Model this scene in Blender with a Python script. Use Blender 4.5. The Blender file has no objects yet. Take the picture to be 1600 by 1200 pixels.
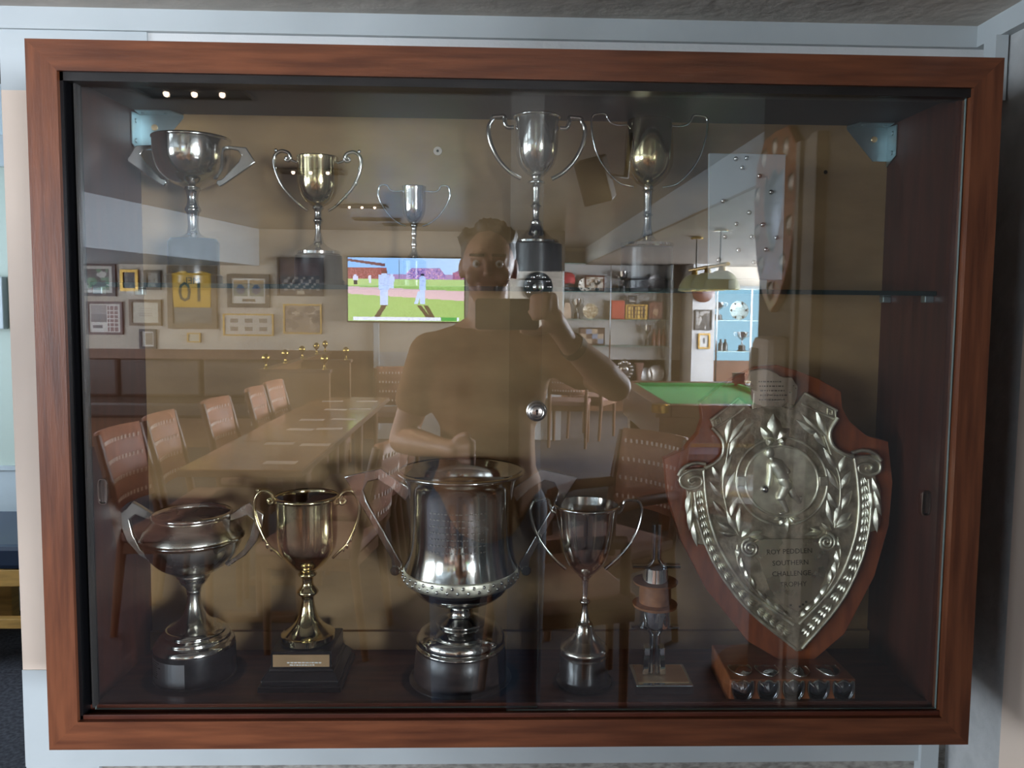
import bpy, bmesh, math, random
from mathutils import Vector, Matrix, Euler
from math import sin, cos, pi, radians

random.seed(7)
scene = bpy.context.scene
col = scene.collection

# ------------------------------------------------------------------ camera
# 1600x1200 frame; focal length 1280 px, small lens shift
F, PX, PY = 1280.0, 822.845, 569.674
CAM = Vector((0.0, -1.03, 1.5))
_p, _w, _r = -0.07585, -0.03027, -0.01046
RM = Matrix.Rotation(_w, 3, 'Z') @ Matrix.Rotation(_p, 3, 'X') @ Matrix.Rotation(_r, 3, 'Y')
cd = bpy.data.cameras.new('camera')
cd.sensor_fit = 'HORIZONTAL'
cd.sensor_width = 36.0
cd.lens = F / 1600 * 36.0
cd.shift_x = -(PX - 800) / 1600
cd.shift_y = (PY - 600) / 1600
cd.clip_start = 0.004
cd.clip_end = 100
cam = bpy.data.objects.new('camera', cd)
col.objects.link(cam)
cam.matrix_world = Matrix.Translation(CAM) @ (RM @ Matrix.Rotation(pi / 2, 3, 'X')).to_4x4()
scene.camera = cam

# ------------------------------------------------------------------ world, light levels, exposure
wd = bpy.data.worlds.new('world')
scene.world = wd
wd.use_nodes = True
wd.node_tree.nodes['Background'].inputs[0].default_value = (0.62, 0.75, 1.0, 1)
wd.node_tree.nodes['Background'].inputs[1].default_value = 0.6
WINDOW_LEFT = 14.0       # daylight seen through the panes of the wall on the table side
WINDOW_POOL = 62.0       # daylight seen through the panes of the pool-table side
WINDOW_BACK = 7.0        # the passage room beyond the partition
FILL_ENTRY = 11.0      # added fill window beside the passage, lights the television wall but not the cabinet
FILL_BAY = 2.0        # added fill window, lights the pool-table bay from the front
DOWNLIGHT = 50.0         # watts of each recessed ceiling lamp
scene.view_settings.view_transform = 'Standard'
scene.view_settings.look = 'None'
scene.view_settings.gamma = 1.0
scene.view_settings.use_curve_mapping = False
scene.view_settings.exposure = 0.85
scene.cycles.max_bounces = 8
scene.cycles.diffuse_bounces = 3
scene.cycles.glossy_bounces = 4
scene.cycles.transparent_max_bounces = 24
scene.cycles.sample_clamp_indirect = 6.0
scene.cycles.caustics_reflective = False
scene.cycles.caustics_refractive = False

# ------------------------------------------------------------------ helpers
GLASS_Y = -0.014                      # mirror plane of the cabinet doors


def ray(px, py):
    return RM @ Vector(((px - PX) / F, 1.0, (PY - py) / F))


def at(px, py, y):                    # the point of that sight line which lies at depth y
    d = ray(px, py)
    return CAM + d * ((y - CAM.y) / d.y)


def V(px, py, yv):                    # a point of the room met by way of the door glass: yv metres in front of it
    p = at(px, py, yv)
    return Vector((p.x, 2 * GLASS_Y - yv, p.z))


def depth(p):
    return (RM.transposed() @ (Vector(p) - CAM)).y


def wloc(o):
    v = Vector((0, 0, 0))
    while o is not None:
        v = v + o.location
        o = o.parent
    return v


def tag(o, label=None, cat=None, group=None, kind=None):
    if label: o['label'] = label
    if cat: o['category'] = cat
    if group: o['group'] = group
    if kind: o['kind'] = kind
    return o


def empty(name, loc, label, cat, group=None, rz=0.0):
    o = bpy.data.objects.new(name, None)
    o.empty_display_size = 0.05
    o.location = loc
    o.rotation_euler = (0, 0, rz)
    col.objects.link(o)
    return tag(o, label, cat, group)


def copy_tree(o, parent=None):
    c = o.copy()
    col.objects.link(c)
    c.parent = parent
    for ch in list(o.children):
        copy_tree(ch, c)
    return c


class MB:
    def __init__(self):
        self.v, self.f, self.m = [], [], []
        self.mi = 0

    def add(self, vs, fs):
        b = len(self.v)
        self.v += [Vector(x) for x in vs]
        self.f += [tuple(i + b for i in q) for q in fs]
        self.m += [self.mi] * len(fs)
        return self

    def box(self, x0, x1, y0, y1, z0, z1):
        vs = [(x, y, z) for x in (x0, x1) for y in (y0, y1) for z in (z0, z1)]
        return self.add(vs, [(0, 1, 3, 2), (4, 6, 7, 5), (0, 4, 5, 1), (2, 3, 7, 6), (0, 2, 6, 4), (1, 5, 7, 3)])

    def obox(self, c, sx, sy, sz, rot=(0, 0, 0)):
        R = Euler(rot).to_matrix()
        vs = [Vector(c) + R @ Vector((x * sx / 2, y * sy / 2, z * sz / 2)) for x in (-1, 1) for y in (-1, 1) for z in (-1, 1)]
        return self.add(vs, [(0, 1, 3, 2), (4, 6, 7, 5), (0, 4, 5, 1), (2, 3, 7, 6), (0, 2, 6, 4), (1, 5, 7, 3)])

    def frustum(self, c, z0, z1, hx0, hy0, hx1, hy1):
        vs = [(c[0] + a * hx, c[1] + b * hy, z) for z, hx, hy in ((z0, hx0, hy0), (z1, hx1, hy1)) for a, b in ((-1, -1), (1, -1), (1, 1), (-1, 1))]
        return self.add(vs, [(3, 2, 1, 0), (4, 5, 6, 7), (0, 1, 5, 4), (1, 2, 6, 5), (2, 3, 7, 6), (3, 0, 4, 7)])

    def lathe(self, prof, c=(0, 0, 0), n=48, M=None):
        # prof: (radius, z) from one end to the other; M optional 3x3 turning the axis
        vs, fs, rings = [], [], []
        for r, z in prof:
            if r < 1e-6:
                rings.append([len(vs)])
                vs.append(Vector((0, 0, z)))
            else:
                rings.append(list(range(len(vs), len(vs) + n)))
                vs += [Vector((r * cos(2 * pi * i / n), r * sin(2 * pi * i / n), z)) for i in range(n)]
        for a, b in zip(rings, rings[1:]):
            for i in range(n):
                j = (i + 1) % n
                q = [a[i % len(a)], a[j % len(a)], b[j % len(b)], b[i % len(b)]]
                q = list(dict.fromkeys(q))
                if len(q) > 2:
                    fs.append(tuple(q))
        C = Vector(c)
        return self.add([C + (M @ v if M else v) for v in vs], fs)

    def tube(self, pts, r, n=8, caps=True, flat=None):
        # swept tube; r number or list; flat=(a,b) scales for an oval section
        P = [Vector(p) for p in pts]
        R = r if isinstance(r, (list, tuple)) else [r] * len(P)
        vs, fs = [], []
        up = None
        for i, p in enumerate(P):
            t = (P[min(i + 1, len(P) - 1)] - P[max(i - 1, 0)]).normalized()
            if up is None:
                up = Vector((0, 1, 0)) if abs(t.y) < 0.9 else Vector((1, 0, 0))
            s = t.cross(up).normalized()
            u = s.cross(t).normalized()
            up = u
            a, b = flat or (1, 1)
            vs += [p + (s * cos(2 * pi * k / n) * a + u * sin(2 * pi * k / n) * b) * R[i] for k in range(n)]
        for i in range(len(P) - 1):
            for k in range(n):
                j = (k + 1) % n
                fs.append((i * n + k, i * n + j, (i + 1) * n + j, (i + 1) * n + k))
        if caps:
            fs.append(tuple(range(n - 1, -1, -1)))
            fs.append(tuple((len(P) - 1) * n + k for k in range(n)))
        return self.add(vs, fs)

    def prism(self, pts, d):
        # planar outline (3-D points) pushed along vector d
        P = [Vector(p) for p in pts]
        d = Vector(d)
        n = len(P)
        fs = [tuple(range(n)), tuple(range(2 * n - 1, n - 1, -1))]
        fs += [(i, n + i, n + (i + 1) % n, (i + 1) % n) for i in range(n)]
        return self.add(P + [p + d for p in P], fs)

    def dome(self, pts, d, inset=0.35):
        # outline raised to a cushion: outer rim, inset rim lifted, centre
        P = [Vector(p) for p in pts]
        d = Vector(d)
        c = sum(P, Vector()) / len(P)
        n = len(P)
        Q = [p.lerp(c, inset) + d * 0.75 for p in P]
        vs = P + Q + [c + d]
        fs = [(i, (i + 1) % n, n + (i + 1) % n, n + i) for i in range(n)] + [(n + i, n + (i + 1) % n, 2 * n) for i in range(n)]
        return self.add(vs, fs)

    def ball(self, c, r, n=12, s=(1, 1, 1), M=None):
        prof = [(r * sin(pi * i / (n // 2 + 2)), -r * cos(pi * i / (n // 2 + 2))) for i in range(n // 2 + 3)]
        prof[0] = (0, -r); prof[-1] = (0, r)
        S = Matrix.Diagonal(s)
        return self.lathe(prof, c, n, (M @ S) if M else S)

    def capsule(self, a, b, ra, rb, n=14):
        a, b = Vector(a), Vector(b)
        t = (b - a)
        L = t.length or 1e-6
        M = t.to_track_quat('Z', 'Y').to_matrix()
        prof = [(0, -ra)] + [(ra * cos(k), ra * sin(k)) for k in (-1.1, -0.6, -0.2)] + [(ra, 0), (rb, L)] + [(rb * cos(k), L + rb * sin(k)) for k in (0.2, 0.6, 1.1)] + [(0, L + rb)]
        return self.lathe(prof, a, n, M)

    def build(self, name, mat, parent=None, smooth=None, origin=None, local=False, bevel=0.0):
        o0 = Vector((0, 0, 0))
        if not local:
            o0 = wloc(parent) if parent is not None else Vector(origin or (0, 0, 0))
        me = bpy.data.meshes.new(name)
        me.from_pydata([v - o0 for v in self.v], [], self.f)
        for mt in (mat if isinstance(mat, (list, tuple)) else [mat]):
            me.materials.append(mt)
        if any(self.m):
            me.polygons.foreach_set('material_index', self.m)
        bm = bmesh.new()
        bm.from_mesh(me)
        bmesh.ops.recalc_face_normals(bm, faces=bm.faces)
        bm.to_mesh(me)
        bm.free()
        if smooth is not None:
            me.polygons.foreach_set('use_smooth', [True] * len(me.polygons))
            me.set_sharp_from_angle(angle=radians(smooth))
        o = bpy.data.objects.new(name, me)
        col.objects.link(o)
        if parent is not None:
            o.parent = parent
        elif origin is not None and not local:
            o.location = origin
        if bevel:
            b = o.modifiers.new('bevel', 'BEVEL')
            b.width = bevel
            b.segments = 2
            b.limit_method = 'ANGLE'
        return o


def spline(pts, k=4, closed=False):
    P = [Vector(p) for p in pts]
    out = []
    n = len(P)
    for i in range(n if closed else n - 1):
        if closed:
            a, b, c, d = P[i - 1], P[i], P[(i + 1) % n], P[(i + 2) % n]
        else:
            a, b, c, d = P[max(i - 1, 0)], P[i], P[i + 1], P[min(i + 2, n - 1)]
        for j in range(k):
            t = j / k
            out.append(0.5 * ((2 * b) + (c - a) * t + (2 * a - 5 * b + 4 * c - d) * t * t + (3 * b - a - 3 * c + d) * t ** 3))
    if not closed:
        out.append(P[-1])
    return out


def text_mesh(s, size, name, mat, parent, M, extrude=0.0003, align='CENTER'):
    cu = bpy.data.curves.new(name, 'FONT')
    cu.body = s
    cu.size = size
    cu.align_x = align
    cu.align_y = 'CENTER'
    cu.extrude = extrude
    cu.resolution_u = 2
    t = bpy.data.objects.new(name + '_curve', cu)
    col.objects.link(t)
    me = bpy.data.meshes.new_from_object(t.evaluated_get(bpy.context.evaluated_depsgraph_get()))
    bpy.data.objects.remove(t)
    bpy.data.curves.remove(cu)
    off = wloc(parent) if parent is not None else Vector((0, 0, 0))
    me.transform(Matrix.Translation(-off) @ M)
    me.materials.clear()
    me.materials.append(mat)
    o = bpy.data.objects.new(name, me)
    col.objects.link(o)
    o.parent = parent
    return o


# ------------------------------------------------------------------ materials
def srgb(c):
    f = lambda u: u / 12.92 if u <= 0.04045 else ((u + 0.055) / 1.055) ** 2.4
    return tuple(f(x / 255) for x in c) + (1,)


def mat(name, c, rough=0.5, metal=0.0, spec=0.5, noise=0.0, scale=8.0, stretch=(1, 1, 1), c2=None, bump=0.0, bscale=None, coat=0.0, emit=0.0, aniso=0.0, detail=4.0, rvar=0.0):
    m = bpy.data.materials.new(name)
    m.use_nodes = True
    nt = m.node_tree
    b = nt.nodes['Principled BSDF']
    cc = srgb(c)
    b.inputs['Base Color'].default_value = cc
    b.inputs['Roughness'].default_value = rough
    b.inputs['Metallic'].default_value = metal
    b.inputs['Specular IOR Level'].default_value = spec
    if coat:
        b.inputs['Coat Weight'].default_value = coat
        b.inputs['Coat Roughness'].default_value = 0.12
    if emit:
        b.inputs['Emission Color'].default_value = cc
        b.inputs['Emission Strength'].default_value = emit
    if noise or bump or c2 or rvar:
        tc = nt.nodes.new('ShaderNodeTexCoord')
        mp = nt.nodes.new('ShaderNodeMapping')
        mp.inputs['Scale'].default_value = stretch
        nt.links.new(tc.outputs['Object'], mp.inputs['Vector'])
        n = nt.nodes.new('ShaderNodeTexNoise')
        n.inputs['Scale'].default_value = scale
        n.inputs['Detail'].default_value = detail
        nt.links.new(mp.outputs['Vector'], n.inputs['Vector'])
        rp = nt.nodes.new('ShaderNodeValToRGB')
        rp.color_ramp.elements[0].position = 0.35
        rp.color_ramp.elements[1].position = 0.65
        lo = srgb(c2) if c2 else tuple(x * (1 - noise) for x in cc[:3]) + (1,)
        hi = cc if c2 else tuple(min(1, x * (1 + noise)) for x in cc[:3]) + (1,)
        rp.color_ramp.elements[0].color = lo
        rp.color_ramp.elements[1].color = hi
        nt.links.new(n.outputs['Fac'], rp.inputs['Fac'])
        if noise or c2:
            nt.links.new(rp.outputs['Color'], b.inputs['Base Color'])
        if rvar:
            mr = nt.nodes.new('ShaderNodeMapRange')
            mr.inputs['From Min'].default_value = 0.3
            mr.inputs['From Max'].default_value = 0.7
            mr.inputs['To Min'].default_value = max(0.02, rough - rvar)
            mr.inputs['To Max'].default_value = rough + rvar
            nt.links.new(n.outputs['Fac'], mr.inputs['Value'])
            nt.links.new(mr.outputs['Result'], b.inputs['Roughness'])
        if bump:
            n2 = n
            if bscale:
                n2 = nt.nodes.new('ShaderNodeTexNoise')
                n2.inputs['Scale'].default_value = bscale
                n2.inputs['Detail'].default_value = 3
                nt.links.new(mp.outputs['Vector'], n2.inputs['Vector'])
            bp = nt.nodes.new('ShaderNodeBump')
            bp.inputs['Strength'].default_value = bump
            bp.inputs['Distance'].default_value = 0.004
            nt.links.new(n2.outputs['Fac'], bp.inputs['Height'])
            nt.links.new(bp.outputs['Normal'], b.inputs['Normal'])
    return m


def glass(name, r0, tint, rough=0.0, haze=None, hazew=0.0):
    # thin pane: part of the light passes straight on, part is mirrored (Schlick from the angle of incidence)
    m = bpy.data.materials.new(name)
    m.use_nodes = True
    nt = m.node_tree
    nt.nodes.clear()
    N = lambda t: nt.nodes.new(t)
    out, mix, tr, gl, geo = N('ShaderNodeOutputMaterial'), N('ShaderNodeMixShader'), N('ShaderNodeBsdfTransparent'), N('ShaderNodeBsdfGlossy'), N('ShaderNodeNewGeometry')
    tr.inputs['Color'].default_value = (*tint, 1)
    gl.inputs['Roughness'].default_value = rough
    gl.inputs['Color'].default_value = (1, 1, 1, 1)
    dot = N('ShaderNodeVectorMath'); dot.operation = 'DOT_PRODUCT'
    nt.links.new(geo.outputs['Normal'], dot.inputs[0])
    nt.links.new(geo.outputs['Incoming'], dot.inputs[1])
    def M(op, a, b=None):
        x = N('ShaderNodeMath'); x.operation = op
        for i, u in enumerate((a, b)):
            if u is None: continue
            if isinstance(u, (int, float)): x.inputs[i].default_value = u
            else: nt.links.new(u, x.inputs[i])
        return x.outputs[0]
    c = M('ABSOLUTE', dot.outputs['Value'])
    k = M('POWER', M('SUBTRACT', 1.0, c), 5.0)
    fr = M('ADD', M('MULTIPLY', k, 1 - r0), r0)
    nt.links.new(fr, mix.inputs[0])
    nt.links.new(tr.outputs[0], mix.inputs[1])
    nt.links.new(gl.outputs[0], mix.inputs[2])
    last = mix
    if haze:
        df = N('ShaderNodeBsdfDiffuse')
        df.inputs['Color'].default_value = (*haze, 1)
        mx2 = N('ShaderNodeMixShader')
        mx2.inputs[0].default_value = hazew
        nt.links.new(mix.outputs[0], mx2.inputs[1])
        nt.links.new(df.outputs[0], mx2.inputs[2])
        last = mx2
    nt.links.new(last.outputs[0], out.inputs['Surface'])
    return m


def emitter(name, c, strength):
    m = bpy.data.materials.new(name)
    m.use_nodes = True
    nt = m.node_tree
    nt.nodes.clear()
    o, e = nt.nodes.new('ShaderNodeOutputMaterial'), nt.nodes.new('ShaderNodeEmission')
    e.inputs[0].default_value = srgb(c)
    e.inputs[1].default_value = strength
    nt.links.new(e.outputs[0], o.inputs['Surface'])
    return m


def picture_mat(name, emit=0.0, rough=0.3):
    m = bpy.data.materials.new(name)
    m.use_nodes = True
    nt = m.node_tree
    b = nt.nodes['Principled BSDF']
    a = nt.nodes.new('ShaderNodeAttribute')
    a.attribute_name = 'print'
    nt.links.new(a.outputs['Color'], b.inputs['Base Color'])
    b.inputs['Roughness'].default_value = rough
    if emit:
        b.inputs['Base Color'].default_value = (0, 0, 0, 1)
        nt.links.remove(b.inputs['Base Color'].links[0])
        nt.links.new(a.outputs['Color'], b.inputs['Emission Color'])
        b.inputs['Emission Strength'].default_value = emit
    return m


def picture(name, p0, du, dv, nx, ny, fn, material, parent):
    # a flat printed sheet: p0 top corner, du along the sheet, dv down it; fn(u,v) gives the printed colour
    off = wloc(parent)
    me = bpy.data.meshes.new(name)
    vs = [Vector(p0) + Vector(du) * (i / nx) + Vector(dv) * (j / ny) - off for j in range(ny + 1) for i in range(nx + 1)]
    fs = [(j * (nx + 1) + i, (j + 1) * (nx + 1) + i, (j + 1) * (nx + 1) + i + 1, j * (nx + 1) + i + 1) for j in range(ny) for i in range(nx)]
    me.from_pydata(vs, [], fs)
    ca = me.color_attributes.new('print', 'FLOAT_COLOR', 'CORNER')
    data = []
    for j in range(ny):
        for i in range(nx):
            c = srgb(fn((i + 0.5) / nx, (j + 0.5) / ny))
            data += list(c) * 4
    ca.data.foreach_set('color', data)
    me.materials.append(material)
    o = bpy.data.objects.new(name, me)
    col.objects.link(o)
    o.parent = parent
    return o


WOOD = mat('mahogany', (116, 67, 42), 0.34, c2=(86, 47, 29), scale=6, stretch=(1.2, 14, 14), coat=0.25, bump=0.05, bscale=30)
WOODV = mat('mahogany_upright', (116, 67, 42), 0.34, c2=(86, 47, 29), scale=6, stretch=(14, 14, 1.2), coat=0.25, bump=0.05, bscale=30)
INNER = mat('cabinet_veneer', (86, 42, 28), 0.35, c2=(62, 29, 20), scale=5, stretch=(1.5, 12, 12))
INNERV = mat('cabinet_veneer_upright', (78, 38, 26), 0.4, c2=(58, 27, 18), scale=5, stretch=(12, 12, 1.5))
FLOORIN = mat('cabinet_floor_veneer', (112, 60, 40), 0.4, c2=(82, 40, 27), scale=5, stretch=(1.5, 12, 12))
BOARD = mat('hardboard', (166, 134, 92), 0.6, c2=(146, 116, 78), scale=4, stretch=(2, 2, 5))
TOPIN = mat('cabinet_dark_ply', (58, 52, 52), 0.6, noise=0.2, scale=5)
GLASS = glass('door_glass', 0.09, (0.965, 0.975, 0.97))
SHELFG = glass('shelf_glass', 0.04, (0.90, 0.96, 0.94))
EDGEG = mat('glass_edge', (20, 38, 37), 0.3, spec=0.25)
SILVER = mat('silver_plate', (205, 203, 198), 0.12, 1.0, noise=0.10, scale=14, rvar=0.06)
WORN = mat('worn_silver', (200, 196, 186), 0.24, 1.0, noise=0.22, scale=18, rvar=0.1)
GOLDS = mat('yellowed_silver', (206, 192, 152), 0.12, 1.0, noise=0.12, scale=14, rvar=0.05)
ANTIQ = mat('antique_silver', (236, 226, 206), 0.45, 1.0, noise=0.28, scale=40, rvar=0.1, bump=0.12, bscale=160)
ANTIQD = mat('oxidised_silver', (190, 179, 158), 0.5, 1.0, noise=0.35, scale=60, bump=0.25, bscale=220)
CHROME = mat('chrome', (215, 220, 224), 0.07, 1.0)
STEEL = mat('zinc_steel', (176, 196, 200), 0.38, 1.0, noise=0.1, scale=30)
BLACK = mat('black_lacquer', (14, 14, 16), 0.28, spec=0.4, coat=0.15)
BLACKW = mat('black_wood', (30, 26, 24), 0.4, noise=0.3, scale=20, stretch=(1, 1, 6))
DARKW = mat('dark_bakelite', (46, 34, 30), 0.35, noise=0.35, scale=30, stretch=(1, 1, 4), coat=0.1)
PLATE = mat('brass_plate', (232, 196, 150), 0.42, 1.0, noise=0.1, scale=20)
PLATES = mat('silver_name_plate', (206, 208, 212), 0.38, 1.0)
INK = mat('engraving', (52, 46, 40), 0.6)
INKL = mat('engraving_pale', (225, 222, 214), 0.5)
SHWOOD = mat('shield_wood', (156, 82, 44), 0.3, c2=(124, 58, 30), scale=9, stretch=(8, 8, 1.5), coat=0.3)
BASEWOOD = mat('shield_base_wood', (166, 100, 60), 0.35, c2=(138, 76, 44), scale=8, stretch=(1.5, 8, 8), coat=0.2)
WHITE = mat('white_gloss_paint', (180, 186, 187), 0.4, noise=0.04, scale=6)
CREAM = mat('cream_paint_and_warm_light', (220, 200, 182), 0.5)
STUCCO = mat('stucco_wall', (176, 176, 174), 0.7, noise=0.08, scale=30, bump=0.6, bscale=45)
SHADEST = mat('stucco_painted_shade', (52, 50, 49), 0.7, noise=0.08, scale=30, bump=0.6, bscale=45)  # stucco copy with the dimness of the return wall put into its colour
SPECK = mat('speckled_wallcovering', (164, 160, 152), 0.7, c2=(120, 116, 110), scale=70, stretch=(1, 1, 2.2), bump=0.25, bscale=90)
CEILT = mat('textured_ceiling', (206, 196, 184), 0.75, noise=0.08, scale=12, bump=0.5, bscale=40)
CEIL = mat('semi_gloss_ceiling', (92, 90, 90), 0.3, noise=0.06, scale=3, stretch=(0.4, 9, 1), bump=0.06, bscale=4)
BULK = mat('bulkhead_paint', (176, 184, 188), 0.5)
TAUPE = mat('taupe_paint', (124, 112, 100), 0.6)
WALLP = mat('beige_wall_paint', (206, 192, 174), 0.65, noise=0.03, scale=2)
GREYW = mat('grey_wall_paint', (186, 184, 182), 0.6)
DADO = mat('brown_panelling', (118, 76, 48), 0.45, c2=(98, 60, 38), scale=4, stretch=(8, 8, 1))
CARPET = mat('carpet', (64, 55, 61), 0.95, c2=(27, 23, 29), scale=60, bump=0.4, bscale=120)
CARPETD = mat('dark_carpet', (66, 64, 70), 0.95, c2=(32, 31, 36), scale=70, bump=0.4, bscale=120)
GREENW = mat('pale_green_wall', (178, 186, 172), 0.65)
# ------------------------------------------------------------------ the setting
def struct(name, mb, m, origin=None, smooth=None, parent=None, label=None):
    o = mb.build(name, m, parent, smooth, origin)
    if parent is None:
        o['kind'] = 'structure'
    return o


RX = 0.72                                  # face of the short return wall beside the cabinet
BY = 0.22                                  # face of the wall that carries the cabinet
TVY = V(560, 549, 7.85).y                  # television wall
PLY = V(940, 642, 10.3).y                  # end wall of the pool-table bay
XL, XR, CZ = -5.2, 4.4, 2.25
SOF = 1.917                                # low ceiling over the cabinet

struct('floor', MB().box(XL, XR, PLY - 0.1, 0.34, -0.05, 0.0), CARPET)
struct('floor_passage', MB().box(-3.6, 1.5, 0.34, 3.0, -0.05, 0.0), CARPETD)
m = MB().box(-0.727, 1.5, BY, 0.34, 0, SOF)
struct('wall_cabinet', m, SPECK)
struct('wall_passage_side', MB().box(XL, -2.4, BY, 0.34, 0, 2.25), WALLP)
struct('wall_lintel', MB().box(-2.4, -0.727, BY, 0.34, 1.885, SOF), WHITE)
struct('ceiling_low', MB().box(-2.4, 1.5, -0.45, 0.34, SOF, SOF + 0.35), CEILT)
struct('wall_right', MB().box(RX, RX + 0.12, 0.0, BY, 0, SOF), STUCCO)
struct('wall_right_near', MB().box(RX, RX + 0.12, -1.29, 0.0, 0, SOF), SHADEST)  # weak light on this stretch is painted in as darker stucco
struct('wall_right_upper', MB().box(RX, RX + 0.12, -1.29, -0.45, SOF, CZ), SHADEST)
struct('ceiling', MB().box(XL, XR, PLY - 0.1, -0.45, CZ, CZ + 0.08), CEIL)
struct('ceiling_entry', MB().box(XL, -2.4, -0.45, 0.34, CZ, CZ + 0.08), CEIL)
struct('wall_left', MB().box(XL - 0.1, XL, PLY - 0.1, 0.34, 0, CZ), WALLP)
struct('wall_far_right', MB().box(XR, XR + 0.1, PLY - 0.1, -1.0, 0, CZ), WALLP)
struct('wall_entry_right', MB().box(RX + 0.12, XR, -1.1, -1.0, 0, CZ), WALLP)
struct('wall_television', MB().box(XL, 0.65, TVY - 0.1, TVY, 0, CZ), WALLP)
struct('wall_bay_side', MB().box(0.55, 0.65, PLY, TVY - 0.1, 0, CZ), WALLP)
struct('wall_bay_end', MB().box(0.65, XR, PLY - 0.1, PLY, 0, CZ), WALLP)

# painted plinth strip, cove trims and corner laths round the cabinet
struct('trim_1', MB().box(-2.4, RX, BY - 0.016, BY, 1.886, SOF), WHITE, smooth=None)
struct('trim_2', MB().box(RX - 0.016, RX, -0.45, BY - 0.016, 1.886, SOF), WHITE)
struct('trim_3', MB().box(-0.727, RX, BY - 0.006, BY, 1.79, 1.886), mat('white_stucco', (206, 206, 204), 0.6, bump=0.5, bscale=45))
struct('trim_4', MB().box(RX - 0.022, RX - 0.004, BY - 0.075, BY - 0.045, 1.795, 1.886), WHITE)
struct('trim_5', MB().box(-0.731, RX - 0.02, BY - 0.012, BY, 0.776, 0.93), WHITE)
struct('trim_6', MB().box(-0.731, -0.52, BY - 0.01, BY, 0.93, 1.80), CREAM)  # cream stands in for warm light on the white pillar
struct('trim_18', MB().box(-0.731, -0.52, BY - 0.01, BY, 1.80, 1.886), WHITE)
struct('trim_19', MB().box(-0.731, -0.62, BY - 0.01, BY, 0.0, 0.776), WHITE)
struct('trim_7', MB().box(RX - 0.05, RX - 0.022, BY - 0.02, BY, 0.0, 0.92), WHITE)
struct('trim_8', MB().box(RX - 0.008, RX, -0.05, 0.07, 0.0, 1.886), CREAM)
m = MB()
for a, b, t in ((-0.97, -0.945, 0.022), (-0.945, -0.87, 0.012), (-0.87, -0.83, 0.026)):
    m.box(RX - t, RX, a, b, 0.0, 1.886)
struct('trim_9', m, TAUPE)

# bulkheads under the main ceiling
struct('trim_10', MB().box(1.13, XR, PLY, -2.5, 2.034, CZ), BULK)
struct('ceiling_bay', MB().box(1.13, XR, PLY, -2.5, 2.02, 2.034), TAUPE)
m = MB().prism([(-3.05, -4.4, 1.86), (-2.6, TVY, 1.86), (XL, TVY, 1.86), (XL, -4.4, 1.86)], (0, 0, CZ - 1.86))
struct('trim_11', m, BULK)

hdr = V(840, 424, 7.8).z
struct('trim_20', MB().box(0.08, 0.65, TVY, TVY + 0.25, hdr, CZ), mat('added_dark_header', (62, 58, 56), 0.6))  # beam added to darken the reflection behind the black plinth
# brown panelling under the pictures, with vertical boards
px588 = V(588, 549, 7.85)
dado = struct('baseboard_television', MB().box(XL, px588.x, TVY, TVY + 0.015, 0, 0.95), DADO)
struct('trim_12', MB().box(XL, px588.x, TVY + 0.015, TVY + 0.035, 0.935, 0.96), DADO)
struct('trim_13', MB().box(px588.x, 0.65, TVY, TVY + 0.012, 0, 0.95), GREYW)
struct('baseboard_bay', MB().box(0.65, XR, PLY, PLY + 0.02, 0, 0.72), DADO)

# windows: white frames, bright panes
PANE_L = emitter('daylight_pane_table_side', (226, 240, 255), WINDOW_LEFT)
PANE_P = emitter('daylight_pane_pool_side', (232, 242, 255), WINDOW_POOL)
PANE_B = emitter('daylight_pane_passage', (214, 234, 255), WINDOW_BACK)


def window(n, x, y0, y1, z0, z1, pane, inward):
    fr = MB()
    d = 0.05 * inward
    a, b = min(x, x + d), max(x, x + d)
    for s, e in ((y0 - 0.05, y0), (y1, y1 + 0.05), ((y0 + y1) / 2 - 0.025, (y0 + y1) / 2 + 0.025)):
        fr.box(a, b, s, e, z0 - 0.05, z1 + 0.05)
    for s, e in ((z0 - 0.05, z0), (z1, z1 + 0.05), (z1 - 0.38, z1 - 0.35)):
        fr.box(a, b, y0, y1, s, e)
    w = struct('window_%d' % n, fr, WHITE)
    px = x + 0.012 * inward
    MB().add([(px, y0, z0), (px, y1, z0), (px, y1, z1), (px, y0, z1)], [(0, 1, 2, 3)]).build('pane', pane, w)
    return w


FILL_PANE_E = emitter('fill_pane_entry', (232, 240, 255), FILL_ENTRY)
FILL_PANE_Y = emitter('fill_pane_bay', (240, 244, 255), FILL_BAY)


def fill_window_y(n, y, x0, x1, z0, z1, pane):  # window-shaped fill emitter, added to light the far room
    fr = MB()
    for s, e in ((x0 - 0.05, x0), (x1, x1 + 0.05), ((x0 + x1) / 2 - 0.025, (x0 + x1) / 2 + 0.025)):
        fr.box(s, e, y - 0.05, y, z0 - 0.05, z1 + 0.05)
    for s, e in ((z0 - 0.05, z0), (z1, z1 + 0.05), (z1 - 0.38, z1 - 0.35)):
        fr.box(x0, x1, y - 0.05, y, s, e)
    w = struct('window_%d' % n, fr, WHITE)
    MB().add([(x0, y - 0.012, z0), (x1, y - 0.012, z0), (x1, y - 0.012, z1), (x0, y - 0.012, z1)], [(0, 1, 2, 3)]).build('pane', pane, w)
    return w


fill_window_y(7, BY, -5.0, -2.6, 0.8, 2.05, FILL_PANE_E)  # made-up unseen window, fills the television wall with light
fill_window_y(8, -1.1, 1.3, 3.9, 0.9, 2.05, FILL_PANE_Y)  # made-up unseen window, brightens the bay without reaching the cabinet
window(1, XL, -3.6, -1.3, 0.75, 1.95, PANE_L, 1)
window(2, XL, -6.9, -4.6, 0.75, 1.80, PANE_L, 1)
window(3, XR, -6.9, -4.4, 0.75, 1.95, PANE_P, -1)
window(4, XR, -9.9, -7.3, 0.75, 1.95, PANE_P, -1)

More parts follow.
